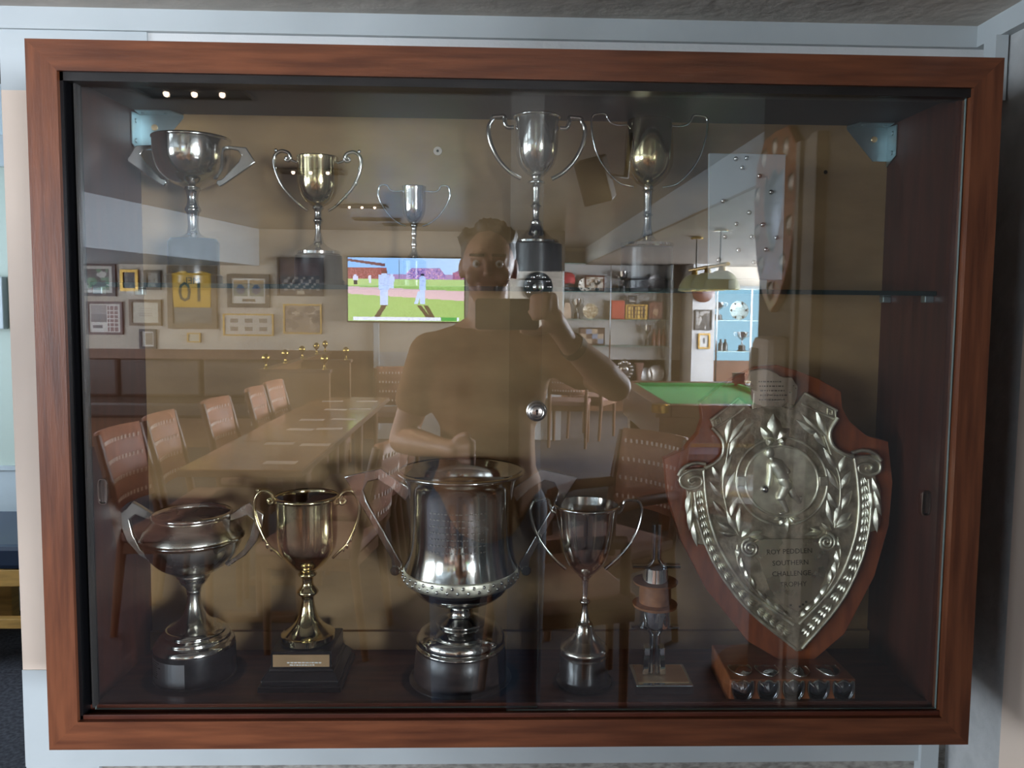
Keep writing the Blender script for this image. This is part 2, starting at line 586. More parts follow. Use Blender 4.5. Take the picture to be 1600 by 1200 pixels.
# the passage room seen past the end of the wall
struct('wall_passage_end', MB().box(-3.6, 1.5, 2.9, 3.0, 0, 2.4), GREENW)
struct('wall_passage_left', MB().box(-3.7, -3.6, 0.34, 3.0, 0, 2.4), GREENW)
struct('wall_passage_right', MB().box(1.5, 1.6, 0.22, 3.0, 0, 2.4), GREENW)
struct('ceiling_passage', MB().box(-3.6, 1.5, 0.34, 2.9, 2.24, 2.3), mat('blue_white_ceiling', (206, 216, 220), 0.8, bump=0.8, bscale=14))
struct('trim_14', MB().box(-3.6, 1.5, 2.86, 2.9, 2.10, 2.24), WHITE)
struct('trim_15', MB().box(-3.6, 1.5, 2.875, 2.9, 0.68, 0.70), WHITE)
struct('trim_16', MB().box(-3.6, 1.5, 2.885, 2.9, 0.12, 0.68), WHITE)
struct('baseboard_passage', MB().box(-3.6, 1.5, 2.87, 2.9, 0, 0.12), WHITE)
struct('trim_17', MB().box(-3.6, -0.95, 0.9, 1.06, 2.02, 2.24), mat('dark_beam', (92, 72, 60), 0.5, noise=0.2))
window(5, -3.6, 0.9, 2.6, 0.9, 2.0, PANE_B, 1)

# ------------------------------------------------------------------ the trophy cabinet
CX0, CZ0 = 0.0225, 1.369
HW, HH, BD = 0.5832, 0.4324, 0.0359
L, R_, T, B_ = CX0 - HW, CX0 + HW, CZ0 + HH, CZ0 - HH
l, r, t, b = L + BD, R_ - BD, T - BD, B_ + BD
FY0, FY1, BK = -0.03, 0.0, 0.19
cab = empty('trophy_cabinet', (CX0, 0.1, B_), 'wide mahogany trophy cabinet with sliding glass doors hung on the wall', 'cabinet')
FD = FY1 - FY0
for nm, q, mt in (('top_rail', [(L, T), (R_, T), (r, t), (l, t)], WOOD), ('bottom_rail', [(L, B_), (l, b), (r, b), (R_, B_)], WOOD),
                  ('stile', [(L, B_), (L, T), (l, t), (l, b)], WOODV), ('stile', [(R_, B_), (r, b), (r, t), (R_, T)], WOODV)):
    MB().prism([(x, FY0, z) for x, z in q], (0, FD, 0)).build(nm, mt, cab)
MB().box(L + 0.004, l, FY1, BY, B_ + 0.004, T - 0.004).build('side_panel', INNERV, cab)
MB().box(r, R_ - 0.004, FY1, BY, B_ + 0.004, T - 0.004).build('side_panel', INNERV, cab)
MB().box(l, r, FY1, BY, t, T - 0.004).build('top_panel', TOPIN, cab)
MB().box(l, r, FY1, BY, B_ + 0.004, b).build('bottom_panel', FLOORIN, cab)
back = MB().box(l, r, BK, BK + 0.006, b, t).build('back_panel', BOARD, cab)
MB().box(l, r, BK - 0.008, BK, b, b + 0.028).build('back_batten', BOARD, cab)
# sliding door tracks
MB().box(l, r, -0.005, 0.004, b, b + 0.010).build('track', INNER, cab, bevel=0.001)
MB().box(l, r, -0.024, -0.0205, b, b + 0.006).build('track', INNER, cab, bevel=0.001)
MB().box(l, r, -0.024, 0.004, t - 0.010, t).build('track', BLACKW, cab)
m = MB().box(l, l + 0.004, -0.024, 0.003, b, t).box(l + 0.004, l + 0.012, 0.0, 0.003, b, t)
m.build('side_channel', BLACK, cab)
m = MB().box(r - 0.006, r, -0.005, 0.003, b, t)
m.build('side_channel', INNERV, cab)
MB().box(l + 0.010, l + 0.0125, -0.013, -0.002, b + 0.01, t - 0.01).build('door_edge_strip', mat('dull_channel', (74, 72, 70), 0.4, 0.6), cab)


def pane(x0, x1, y0, y1, nm):
    m = MB()
    z0, z1 = b + 0.006, t - 0.008
    m.add([(x0, y0, z0), (x1, y0, z0), (x1, y0, z1), (x0, y0, z1)], [(0, 1, 2, 3)])
    m.add([(x0, y1, z0), (x1, y1, z0), (x1, y1, z1), (x0, y1, z1)], [(3, 2, 1, 0)])
    m.mi = 1
    for xa in (x0, x1):
        m.add([(xa, y0, z0), (xa, y1, z0), (xa, y1, z1), (xa, y0, z1)], [(0, 1, 2, 3)])
    for za in (z0, z1):
        m.add([(x0, y0, za), (x1, y0, za), (x1, y1, za), (x0, y1, za)], [(0, 1, 2, 3)])
    return m.build(nm, [GLASS, mat_edge_clear], cab)


mat_edge_clear = mat('door_glass_edge', (120, 136, 132), 0.2, spec=0.6)
xo0, xo1 = at(795, 640, -0.016).x, at(845, 640, -0.008).x
door_b = pane(l + 0.012, xo1, -0.010, -0.006, 'sliding_door')
door_f = pane(xo0, r - 0.002, -0.018, -0.014, 'sliding_door')
# plunger lock on the front door
lk = at(839, 644, -0.03)
Ry = Matrix.Rotation(pi / 2, 3, 'X')
m = MB().lathe([(0.0, 0.014), (0.0055, 0.0142), (0.0075, 0.0132), (0.0085, 0.0138), (0.0108, 0.0125), (0.0115, 0.010), (0.0115, 0.004), (0.0128, 0.003), (0.0128, 0.0)], (lk.x, -0.018, lk.z), 32, Ry)
lock = m.build('lock', mat('lock_steel', (196, 190, 182), 0.26, 1.0), door_f, 40)
MB().obox((lk.x, -0.0323, lk.z), 0.0016, 0.0008, 0.006).lathe([(0, 0.0004), (0.0016, 0.0004), (0.0016, 0)], (lk.x, -0.0322, lk.z + 0.002), 12, Ry).build('keyhole', BLACK, door_f)


PULL = mat('dull_pull', (96, 84, 78), 0.35, 0.8)


def finger_pull(px, py, yf, door):
    c = at(px, py, yf)
    out = MB()
    n, hw, hh = 28, 0.0052, 0.0155
    def ring(s, dy):
        pts = []
        for i in range(n):
            a = 2 * pi * i / n
            x, z = cos(a), sin(a)
            e = 0.45
            pts.append(Vector((c.x + s * hw * math.copysign(abs(x) ** e, x), yf + dy, c.z + (hh - hw + s * hw) * math.copysign(abs(z) ** e, z))))
        return pts
    rings = [ring(1.15, 0), ring(1.1, -0.0018), ring(0.9, -0.0018), ring(0.8, 0.003), ring(0.3, 0.0035)]
    vs = [p for q in rings for p in q]
    fs = [(k * n + i, k * n + (i + 1) % n, (k + 1) * n + (i + 1) % n, (k + 1) * n + i) for k in range(4) for i in range(n)] + [tuple(4 * n + i for i in range(n))]
    out.add(vs, fs).build('finger_pull', PULL, door, 50)


finger_pull(161, 768, -0.0101, door_b)
finger_pull(1447, 786, -0.0181, door_f)

# corner brackets in the back corners, each with screws
def bracket(sx, x_in):
    s = sx
    X = lambda d: x_in + s * d
    z1 = t
    k = 1.224 / F
    w, h = 66 * k, 48 * k
    m = MB().prism([(X(0.001), BK - 0.002, z1 - 0.001), (X(w), BK - 0.002, z1 - 0.001), (X(w), BK - 0.002, z1 - 0.006), (X(w * 0.36), BK - 0.002, z1 - h - 0.006), (X(0.001), BK - 0.002, z1 - h - 0.006)], (0, 0.0015, 0))
    m.prism([(X(0.001), BK - 0.002, z1 - 0.002), (X(0.001), BK - 0.03, z1 - 0.004), (X(0.001), BK - 0.03, z1 - h - 0.002), (X(0.001), BK - 0.002, z1 - h - 0.014)], (s * 0.0015, 0, 0))
    m.prism([(X(0.002), BK - 0.002, z1 - 0.001), (X(w), BK - 0.002, z1 - 0.001), (X(w - 0.008), BK - 0.03, z1 - 0.001), (X(0.006), BK - 0.03, z1 - 0.001)], (0, 0, -0.0015))
    br = m.build('corner_bracket', STEEL, cab)
    m = MB().lathe([(0, 0.0018), (0.0022, 0.002), (0.0042, 0.0016), (0.0046, 0.0)], (X(0.022), BK - 0.002, z1 - 0.020), 16, Ry)
    m.build('screw', PLATE, br, 40)
    for d in (0.012, 0.045):
        MB().lathe([(0, 0.0016), (0.003, 0.001), (0.0034, 0)], (X(d), BK - 0.016, z1 - 0.0026), 12, Matrix.Rotation(pi, 3, 'X')).build('screw', STEEL, br, 40)
    for d in (0.014, 0.042):
        MB().lathe([(0, 0.0016), (0.003, 0.001), (0.0034, 0)], (X(0.0026), BK - 0.018, z1 - d), 12, Matrix.Rotation(s * pi / 2, 3, 'Y')).build('screw', STEEL, br, 40)


bracket(1, l)
bracket(-1, r)
p = at(684, 236, BK)
MB().lathe([(0.0018, 0.001), (0.0024, 0.0022), (0.006, 0.0014), (0.0064, 0)], (p.x, BK, p.z), 20, Ry).build('screw_washer', mat('pale_washer', (222, 206, 196), 0.4), cab, 40)
MB().lathe([(0, 0.0012), (0.0018, 0.0012), (0.0018, 0)], (p.x, BK, p.z), 12, Ry).build('screw', BLACK, cab)
p = at(1290, 269, BK)
MB().lathe([(0, 0.0006), (0.0028, 0.0006), (0.003, 0)], (p.x, BK, p.z), 12, Ry).build('screw_hole', BLACK, cab)

# glass shelf on four pins
SZ = 1.520
m = MB()
sy0, sy1, sz0 = 0.030, BK - 0.003, SZ - 0.006
x0, x1 = l + 0.002, r - 0.002
m.add([(x0, sy0, SZ), (x1, sy0, SZ), (x1, sy1, SZ), (x0, sy1, SZ)], [(0, 1, 2, 3)])
m.add([(x0, sy0, sz0), (x1, sy0, sz0), (x1, sy1, sz0), (x0, sy1, sz0)], [(3, 2, 1, 0)])
m.mi = 1
for ya in (sy0, sy1):
    m.add([(x0, ya, sz0), (x1, ya, sz0), (x1, ya, SZ), (x0, ya, SZ)], [(0, 1, 2, 3)])
for xa in (x0, x1):
    m.add([(xa, sy0, sz0), (xa, sy1, sz0), (xa, sy1, SZ), (xa, sy0, SZ)], [(0, 1, 2, 3)])
m.build('glass_shelf', [SHELFG, EDGEG], cab)
for xx in (l, r - 0.012):
    for yy in (0.045, 0.165):
        MB().box(xx, xx + 0.012, yy - 0.006, yy + 0.006, sz0 - 0.009, sz0).build('shelf_pin', STEEL, cab, bevel=0.001)
# ------------------------------------------------------------------ trophies
FL = b                                    # cabinet floor
GRP_L = 'silver cups standing on the cabinet floor'
GRP_U = 'silver cups standing on the glass shelf'


def prof(ax, yd, pts, dx=0.0):
    x0 = at(ax, pts[0][1], yd).x
    out = []
    for rp, py in pts:
        p = at(ax, py, yd)
        out.append((rp * depth(p) / F, p.z))
    return out


class Cup:
    def __init__(s, name, label, ax, yd, midpy, zbase, group):
        s.ax, s.yd, s.zb = ax, yd, zbase
        s.x = at(ax, midpy, yd).x
        s.root = empty(name, (s.x, yd, zbase), label, 'trophy', group)

    def turn(s, nm, pts, mt, n=56, hollow=False, base=False, parent=None, cap=True, k=3):
        pr = prof(s.ax, s.yd, pts)
        pr.sort(key=lambda q: 0)
        if base:
            pr[-1] = (pr[-1][0], s.zb)
        if k:
            q = spline([(r_, z_, 0) for r_, z_ in pr], k)
            pr = [(max(v.x, 1e-4), v.y) for v in q]
        if hollow:
            zt, zbm = pr[0][1], pr[-1][1]
            inn = [(max(r_ - 0.0016, 0.0005), z_) for r_, z_ in pr if z_ > zbm + 0.12 * (zt - zbm)]
            zl = inn[-1][1]
            pr = list(reversed(pr)) + [(pr[0][0] - 0.0004, zt + 0.0008)] + inn + [(0, zl)]
        elif cap:
            pr = [(0, pr[0][1])] + pr + [(0, pr[-1][1])]
        return MB().lathe(pr, (s.x, s.yd, 0), n).build(nm, mt, parent or s.root, 38)

    def step(s, nm, pts, mt, **kw):
        return s.turn(nm, pts, mt, k=0, **kw)

    def flat_handles(s, pts, mt, th=0.007, smooth_k=0, dx=0.0):
        W = [at(px, py, s.yd) for px, py in pts]
        if smooth_k:
            W = spline(W, smooth_k, True)
        for sg in (1, -1):
            P = [Vector((s.x + sg * (w.x - s.x), s.yd - th / 2, w.z)) for w in W]
            MB().prism(P, (0, th, 0)).build('handle', mt, s.root, 40, bevel=0.0012)

    def tube_handles(s, pts, mt, rpx, scroll=None, leaf=None, flat=None, k=5):
        W = spline([at(px, py, s.yd) for px, py in pts], k)
        kk = depth(W[0]) / F
        n = len(W)
        R = [rpx * kk * (1.0 if flat else (0.75 + 0.5 * sin(pi * i / (n - 1)))) for i in range(n)]
        for sg in (1, -1):
            mir = lambda w: Vector((s.x + sg * (w.x - s.x), w.y, w.z))
            m = MB().tube([mir(w) for w in W], R, 8, flat=flat)
            if scroll:
                c = at(scroll[0], scroll[1], s.yd)
                m.ball(mir(c), scroll[2] * kk, 10)
            h = m.build('handle', mt, s.root, 50)
            if leaf:
                q = MB()
                for (a0, a1, a2) in leaf:
                    c = at(a0, a1, s.yd)
                    q.ball(mir(c), a2 * kk, 8, (0.8, 0.8, 1.5))
                q.build('handle_ornament', mt, h, 50)


def plate_on(c, px0, px1, py0, py1, mt, nm='name_plate', turn=0.0):
    # thin plate curved round the plinth
    z1, z0 = at(px0, py0, c.yd - 0.03).z, at(px0, py1, c.yd - 0.03).z
    return z0, z1


# --- low wide bowl with shield-shaped handles
c = Cup('trophy_cup', 'squat tarnished silver bowl trophy with broad angular handles on round black plinth', 303, 0.105, 930, FL, GRP_L)
c.turn('bowl', [(58, 801), (56, 806), (60, 812), (70, 824), (75, 836), (73.5, 842), (71, 852), (64, 866), (50, 881), (34, 891), (24, 896)], WORN, hollow=True)
rim = c.turn('rim', [(57, 799), (60, 801), (60, 805), (57, 808)], SILVER, cap=False)
c.turn('band', [(73, 834), (77, 837), (77, 840), (73, 843)], SILVER, cap=False)
c.turn('stem', [(25, 895), (25, 899), (22, 903), (20, 908), (14, 914), (11, 920), (11, 923), (10, 927), (10.5, 938), (14, 952), (22, 966), (34, 976), (42, 980)], WORN)
c.turn('foot', [(42, 979), (46, 983), (46, 986), (52, 990), (53, 995), (58, 999), (60, 1004), (60, 1007)], SILVER)
c.step('plinth', [(60, 1006), (60.5, 1010), (60.5, 1050), (63, 1053), (70, 1055), (76, 1058), (79, 1063), (79, 1068), (77, 1072)], BLACK, base=True)
c.flat_handles([(240, 803), (234, 799), (222, 791), (208, 783), (199, 794), (187, 802), (189, 818), (200, 845), (218, 866), (246, 884), (252, 880), (236, 870), (221, 857), (209, 834), (203, 811), (213, 803), (228, 809), (240, 812)], WORN, 0.008)
# engraved wrap-round plate on the plinth
rr = 60.9 * depth((c.x, c.yd, 1.05)) / F
zp1, zp0 = at(303, 1013, c.yd).z, at(303, 1049, c.yd).z
m = MB()
for i in range(14):
    a0, a1 = radians(-168 + i * 6.0), radians(-168 + (i + 1) * 6.0)
    q = [(c.x + rr * cos(a), c.yd + rr * sin(a), z) for a, z in ((a0, zp0), (a1, zp0), (a1, zp1), (a0, zp1))]
    m.add(q, [(0, 1, 2, 3)])
pl = m.build('name_plate', PLATES, c.root, 60)
rnd = random.Random(3)
m = MB()
for j in range(8):
    z = zp1 - (zp1 - zp0) * (0.1 + j * 0.09)
    a = -163.0
    while a < -128 + rnd.uniform(-6, 4):
        w = rnd.uniform(1.2, 4.5)
        rs = rr + 0.0003
        m.add([(c.x + rs * cos(radians(u)), c.yd + rs * sin(radians(u)), z + dz) for u, dz in ((a, 0), (a + w, 0), (a + w, 0.0013), (a, 0.0013))], [(0, 1, 2, 3)])
        a += w + 1.0
m.build('engraving', INK, pl)

# --- plain goblet on square plinth
c = Cup('trophy_cup', 'yellowish goblet trophy with scroll handles on square black plinth with brass plate', 481, 0.10, 930, FL, GRP_L)
c.turn('bowl', [(48, 775), (47, 780), (46.5, 800), (46, 830), (44.5, 848), (40, 862), (31, 875), (20, 886), (9, 893)], GOLDS, hollow=True)
c.turn('rim', [(47, 773), (49.5, 775), (49.5, 778), (47, 780)], GOLDS, cap=False)
c.turn('stem', [(9, 892), (14, 895), (14, 898), (10, 900), (8.5, 908), (10, 915), (16, 922), (16, 926), (10, 932), (10, 940), (13, 955), (19, 969), (30, 981), (39, 987)], GOLDS)
c.step('foot', [(38, 986), (41, 988), (41, 997), (38, 999)], GOLDS)
k = depth((c.x, c.yd, 1.05)) / F
zt = at(481, 999, c.yd).z
m = MB()
zA, zB, zC, zD, zE = zt, at(475, 1044, c.yd - 46 * k).z, FL + 0.014, FL + 0.008, FL
hw = 46 * k
m.frustum((c.x, c.yd), zB, zA, hw * 0.99, hw * 0.99, hw * 0.985, hw * 0.985)
m.frustum((c.x, c.yd), zB - 0.004, zB, hw * 1.06, hw * 1.06, hw * 1.02, hw * 1.02)
m.frustum((c.x, c.yd), zC, zB - 0.004, hw * 1.27, hw * 1.27, hw * 1.08, hw * 1.08)
m.frustum((c.x, c.yd), zD, zC, hw * 1.24, hw * 1.24, hw * 1.24, hw * 1.24)
m.frustum((c.x, c.yd), zE, zD, hw * 1.35, hw * 1.35, hw * 1.33, hw * 1.33)
m.build('plinth', BLACK, c.root, bevel=0.001)
yf = c.yd - hw * 0.99 - 0.0008
z1, z0 = min(zt - 0.004, at(475, 1012, yf).z), zB + 0.002
pl = MB().box(c.x - hw * 0.92, c.x + hw * 0.92, yf, yf + 0.001, z0, z1).build('name_plate', PLATE, c.root)
MT = lambda x, y, z: Matrix.Translation((x, y, z)) @ Matrix.Rotation(pi / 2, 4, 'X')
m = MB()
rnd = random.Random(5)
for j, (aa, bb) in enumerate(((0.25, 0.85), (0.3, 0.72))):
    u = aa
    while u < bb:
        w = rnd.uniform(0.02, 0.06)
        x_ = c.x - hw * 0.92 + u * hw * 1.84
        z_ = z0 + (z1 - z0) * (0.30 - 0.2 * j)
        m.box(x_, x_ + w * hw * 1.84, yf - 0.0002, yf, z_, z_ + 0.0016)
        u += w + 0.015
m.build('engraving', INKL, pl)
c.tube_handles([(441, 872), (432, 863), (419, 851), (409, 834), (400, 812), (397, 792), (401, 775), (410, 767), (421, 769), (428, 778), (427, 786), (421, 786), (419, 781), (424, 779), (430, 786), (435, 789)], GOLDS, 2.6, scroll=(403, 766, 4), leaf=[(412, 842, 3.4), (418, 852, 3.8), (424, 858, 3)])

# --- the big cup
c = Cup('trophy_cup', 'large deep silver cup with wide rim and big angular handles on dark round plinth', 720, 0.092, 930, FL, GRP_L)
c.turn('bowl', [(98, 735), (93, 741), (86, 750), (82, 762), (80.5, 780), (80, 810), (80, 840), (82, 860), (85, 874), (88, 884)], SILVER, hollow=True, n=72)
c.turn('rim', [(96, 733), (99.5, 734.5), (99.5, 737), (96, 740)], SILVER, cap=False, n=72)
bd = c.turn('band', [(86, 883), (89.5, 886), (89.5, 900), (86, 904)], ANTIQ, cap=False, n=72)
kk = depth((c.x, c.yd, 1.15)) / F
zb_ = at(720, 893, c.yd).z
m = MB()
for i in range(72):
    a = 2 * pi * i / 72
    rr = 89.6 * kk
    m.ball((c.x + rr * cos(a), c.yd + rr * sin(a), zb_ + 0.003 * (1 if i % 2 else -1)), 0.0026, 6)
m.build('band_ornament', SILVER, bd, 60)
c.turn('lower_bowl', [(86, 903), (78, 906), (75, 912), (68, 922), (54, 932), (36, 938), (22, 941)], SILVER, n=72)
c.turn('stem', [(23, 940), (23, 943), (19, 946), (19, 954), (22, 960), (31, 965), (38, 968), (38, 971), (34, 973)], SILVER)
c.turn('foot', [(34, 972), (45, 975), (58, 980), (66, 987), (68.5, 993), (68.5, 998), (66, 1001), (69, 1004), (69, 1007)], SILVER)
c.step('plinth', [(67, 1006), (69, 1009), (71, 1030), (73, 1052), (79, 1055), (80, 1059), (84, 1063), (90, 1070), (92, 1078), (91, 1086)], DARKW, base=True)
c.flat_handles([(640, 772), (638, 760), (616, 746), (596, 731), (566, 737), (538, 744), (548, 760), (580, 815), (612, 872), (613, 886), (619, 894), (627, 891), (629, 880), (622, 868), (596, 822), (573, 782), (568, 765), (575, 752), (590, 748), (610, 760), (634, 782)], SILVER, 0.009)
for sg in (1, -1):
    p = at(618, 890, c.yd)
    MB().lathe([(0, 0.006), (0.006, 0.006), (0.007, 0.005), (0.007, -0.005), (0.006, -0.006), (0, -0.006)], (c.x + sg * (p.x - c.x), c.yd, p.z), 16, Ry).build('handle_scroll', SILVER, c.root, 40)
# rows of engraved names round the front
rr = 80.6 * kk
m = MB()
rnd = random.Random(11)
for j in range(9):
    z = at(720, 785 + j * 9.5, c.yd).z
    a = -122.0
    while a < -60:
        w = rnd.uniform(1.0, 3.6)
        m.add([(c.x + rr * cos(radians(u)), c.yd + rr * sin(radians(u)), z + dz) for u, dz in ((a, 0), (a + w, 0), (a + w, 0.0016), (a, 0.0016))], [(0, 1, 2, 3)])
        a += w + rnd.uniform(0.8, 3.0)
m.build('engraving', mat('worn_engraving', (120, 112, 104), 0.5, 0.6), c.root)

# --- slim goblet beside the big cup
c = Cup('trophy_cup', 'slim conical silver goblet trophy on bell foot and round black plinth', 914, 0.075, 930, FL, GRP_L)
c.turn('bowl', [(51, 788), (50, 793), (47.5, 805), (45, 825), (41, 848), (34, 870), (24, 886), (12, 897)], SILVER, hollow=True)
c.turn('rim', [(50, 786.5), (52, 788), (52, 790), (50, 792)], SILVER, cap=False)
c.turn('stem', [(12, 896), (11, 899), (6.5, 904), (5, 912), (4.5, 932), (8, 938), (8, 941), (4.5, 945), (6, 958), (9, 970), (11, 972)], SILVER, n=32)
c.turn('foot', [(10, 971), (13, 975), (16, 986), (22, 996), (31, 1004), (37, 1009), (38.5, 1014), (37, 1018), (37, 1022)], WORN)
c.step('plinth', [(36, 1021), (38, 1024), (38, 1054), (40, 1058), (43, 1060), (43, 1066), (47, 1068), (49, 1074), (49, 1080)], BLACK, base=True)
c.tube_handles([(884, 889), (865, 872), (847, 850), (835, 826), (829, 800), (831, 789), (836, 782), (846, 781), (856, 781), (859, 790), (862, 798), (872, 803)], SILVER, 3.2, flat=(0.9, 1.1), k=4)

# --- upper row
c = Cup('trophy_cup', 'broad silver bowl cup with flat angular handles below the corner bracket', 301, 0.11, 310, SZ, GRP_U)
c.turn('bowl', [(57, 216), (58, 220), (57, 245), (53, 262), (43, 277), (27, 288), (11, 295)], SILVER, hollow=True)
c.turn('rim', [(56, 214.5), (59, 216), (59, 219), (57, 221)], SILVER, cap=False)
c.turn('stem', [(11, 294), (13, 297), (10, 300), (8, 310), (9, 320), (12, 326), (12, 330), (9, 335), (8, 352), (10, 364), (19, 370), (27, 373)], SILVER, n=40)
c.step('plinth', [(34, 373), (36, 376), (38, 379), (38, 428), (42, 431), (42, 440)], BLACK, base=True)
c.flat_handles([(248, 226), (232, 227), (213, 228), (199, 251), (225, 270), (251, 288), (257, 291), (262, 287), (261, 281), (253, 279), (240, 266), (226, 251), (221, 241), (226, 234), (236, 232), (248, 233)], SILVER, 0.006)

c = Cup('trophy_cup', 'silver goblet with leafy scroll handles standing on a tall black plinth', 497, 0.11, 330, SZ, GRP_U)
c.turn('bowl', [(32, 246), (31.5, 252), (31.5, 275), (30.5, 290), (27, 304), (19, 316), (8, 323)], GOLDS, hollow=True)
c.turn('stem', [(8, 322), (9, 326), (6, 330), (6, 340), (8, 345), (5.5, 350), (5, 362), (7, 374), (10, 381), (20, 388), (31, 392)], SILVER, n=40)
c.step('foot', [(30, 391), (34, 393), (34, 397), (32, 399)], SILVER)
c.step('plinth', [(33, 398), (36, 400), (37, 436), (40, 440), (40, 446)], BLACK, base=True)
c.tube_handles([(481, 329), (470, 322), (457, 309), (443, 293), (432, 271), (428, 252), (431, 241), (440, 236), (450, 239), (454, 246), (451, 251), (446, 249), (449, 245), (457, 251), (465, 254)], SILVER, 2.5, scroll=(431, 235, 3), leaf=[(431, 262, 3), (437, 284, 3.2), (453, 305, 3)])

c = Cup('trophy_cup', 'small plain silver goblet with thin wire handles above the television reflection', 647, 0.12, 340, SZ, GRP_U)
c.turn('bowl', [(19, 292), (18.5, 297), (18, 320), (16.5, 334), (11, 345), (5, 351)], SILVER, hollow=True, n=40)
c.turn('stem', [(5, 350), (6, 353), (4, 357), (5, 366), (3.5, 372), (5, 382), (4, 388), (8, 398), (14, 404), (17, 406)], SILVER, n=32)
c.step('plinth', [(17, 406), (19, 408), (19, 436), (22, 438), (22, 445)], BLACK, base=True)
c.tube_handles([(634, 353), (622, 348), (608, 336), (597, 320), (591, 304), (592, 293), (597, 289), (605, 290), (609, 296), (616, 299), (629, 298)], CHROME, 1.3)

c = Cup('trophy_cup', 'tall silver goblet with squared flat handles and deep black plinth beside the door overlap', 838, 0.105, 280, SZ, GRP_U)
c.turn('bowl', [(35, 182), (34.5, 187), (34, 205), (33.5, 228), (31, 246), (25, 261), (15, 272), (8, 277)], SILVER, hollow=True)
c.turn('rim', [(34.5, 180.5), (36.5, 182), (36.5, 184), (34.5, 186)], SILVER, cap=False)
c.turn('stem', [(8, 276), (8, 281), (13, 284), (13, 287), (7, 290), (6, 305), (6, 318), (9, 322), (6, 326), (5.5, 342), (9, 347), (9, 351), (14, 360), (24, 370), (34, 375)], SILVER, n=40)
c.step('foot', [(33, 374), (36, 376), (36, 379), (34, 381)], SILVER)
c.step('plinth', [(38, 380), (41, 382), (42, 436), (45, 439), (45, 446)], BLACK, base=True)
c.tube_handles([(814, 279), (797, 269), (780, 251), (769, 230), (764, 212), (764, 198), (769, 188), (770, 183), (780, 182), (788, 182), (789, 192), (793, 199), (803, 199)], SILVER, 3.6, flat=(1.0, 0.9), k=4)

c = Cup('trophy_cup', 'egg-shaped silver cup with thin angular wire handles on a wide black plinth', 1013, 0.115, 280, SZ, GRP_U)
c.turn('bowl', [(34, 189), (35.5, 200), (37, 220), (38, 240), (37, 257), (31, 273), (20, 285), (9, 292)], GOLDS, hollow=True)
c.turn('stem', [(9, 291), (8, 296), (10, 298), (7, 301), (6.5, 318), (6.5, 333), (9, 336), (6, 339), (6.5, 352), (9, 366), (14, 373), (26, 378)], SILVER, n=40)
c.step('foot', [(26, 377), (41, 380), (42, 384), (40, 386)], SILVER)
c.step('plinth', [(38, 386), (40, 388), (40, 436), (43, 439), (43, 446)], BLACK, base=True)
c.tube_handles([(990, 292), (968, 286), (948, 266), (934, 243), (926, 215), (924, 192), (926, 181), (934, 178), (946, 178), (950, 186), (956, 193), (968, 196), (983, 195)], CHROME, 1.5)

# --- modern chrome and cork trophy lying between the goblet and the shield
yd = 0.07
P = lambda px, py: at(px, py, yd)
kk = 1.14 / F
root = empty('modern_trophy', (P(1030, 1080).x, yd, FL), 'modern chrome trophy of forked columns and drums with a wooden disc in the middle', 'trophy')
cx = P(1022, 1000).x
zz = lambda py: at(1022, py, yd).z
MB().box(P(987, 1080).x, P(1074, 1080).x, yd - 0.036, yd + 0.03, FL, FL + 0.014).build('base', CHROME, root, bevel=0.002)
MB().box(P(992, 1080).x, P(1069, 1080).x, yd - 0.028, yd + 0.025, FL + 0.014, FL + 0.0146).build('base_label', PLATE, root)


def fork(z0, z1, up, nm):
    m = MB()
    s = 1 if up else -1
    zt_ = z1 if up else z0
    zo = z0 if up else z1
    for sx in (-1, 1):
        pts = [(cx + sx * 0.0042, yd, zo), (cx + sx * 0.0042, yd, zt_ - s * 0.016), (cx + sx * 0.0052, yd, zt_ - s * 0.008), (cx + sx * 0.0095, yd, zt_ - s * 0.002), (cx + sx * 0.016, yd, zt_), (cx + sx * 0.033, yd, zt_)]
        m.tube(spline(pts, 4), 0.0034, 8, flat=(0.9, 2.2))
    m.build(nm, CHROME, root, 50)


fork(FL + 0.015, zz(979), True, 'lower_column')
fork(zz(884), zz(818), False, 'upper_column')
m = MB()
for sx in (-1, 1):
    m.obox((cx + sx * 0.011, yd, FL + 0.034), 0.008, 0.016, 0.038, (0, -sx * 0.06, 0))
m.build('foot_block', CHROME, root, bevel=0.001)
MB().lathe([(0, zz(977)), (0.0195, zz(977)), (0.021, zz(972)), (0.0205, zz(948)), (0, zz(948))], (cx, yd, 0), 40).build('lower_drum', CHROME, root, 40)
MB().lathe([(0, zz(947)), (0.030, zz(946)), (0.031, zz(942)), (0.022, zz(940)), (0.0215, zz(912)), (0.030, zz(910)), (0.031, zz(907)), (0, zz(905))], (cx, yd, 0), 40).build('wooden_disc', mat('light_cork', (158, 104, 66), 0.5, noise=0.25, scale=60), root, 40)
MB().lathe([(0, zz(906)), (0.0185, zz(906)), (0.018, zz(902)), (0.0165, zz(886)), (0, zz(885))], (cx, yd, 0), 40).build('upper_drum', CHROME, root, 40)

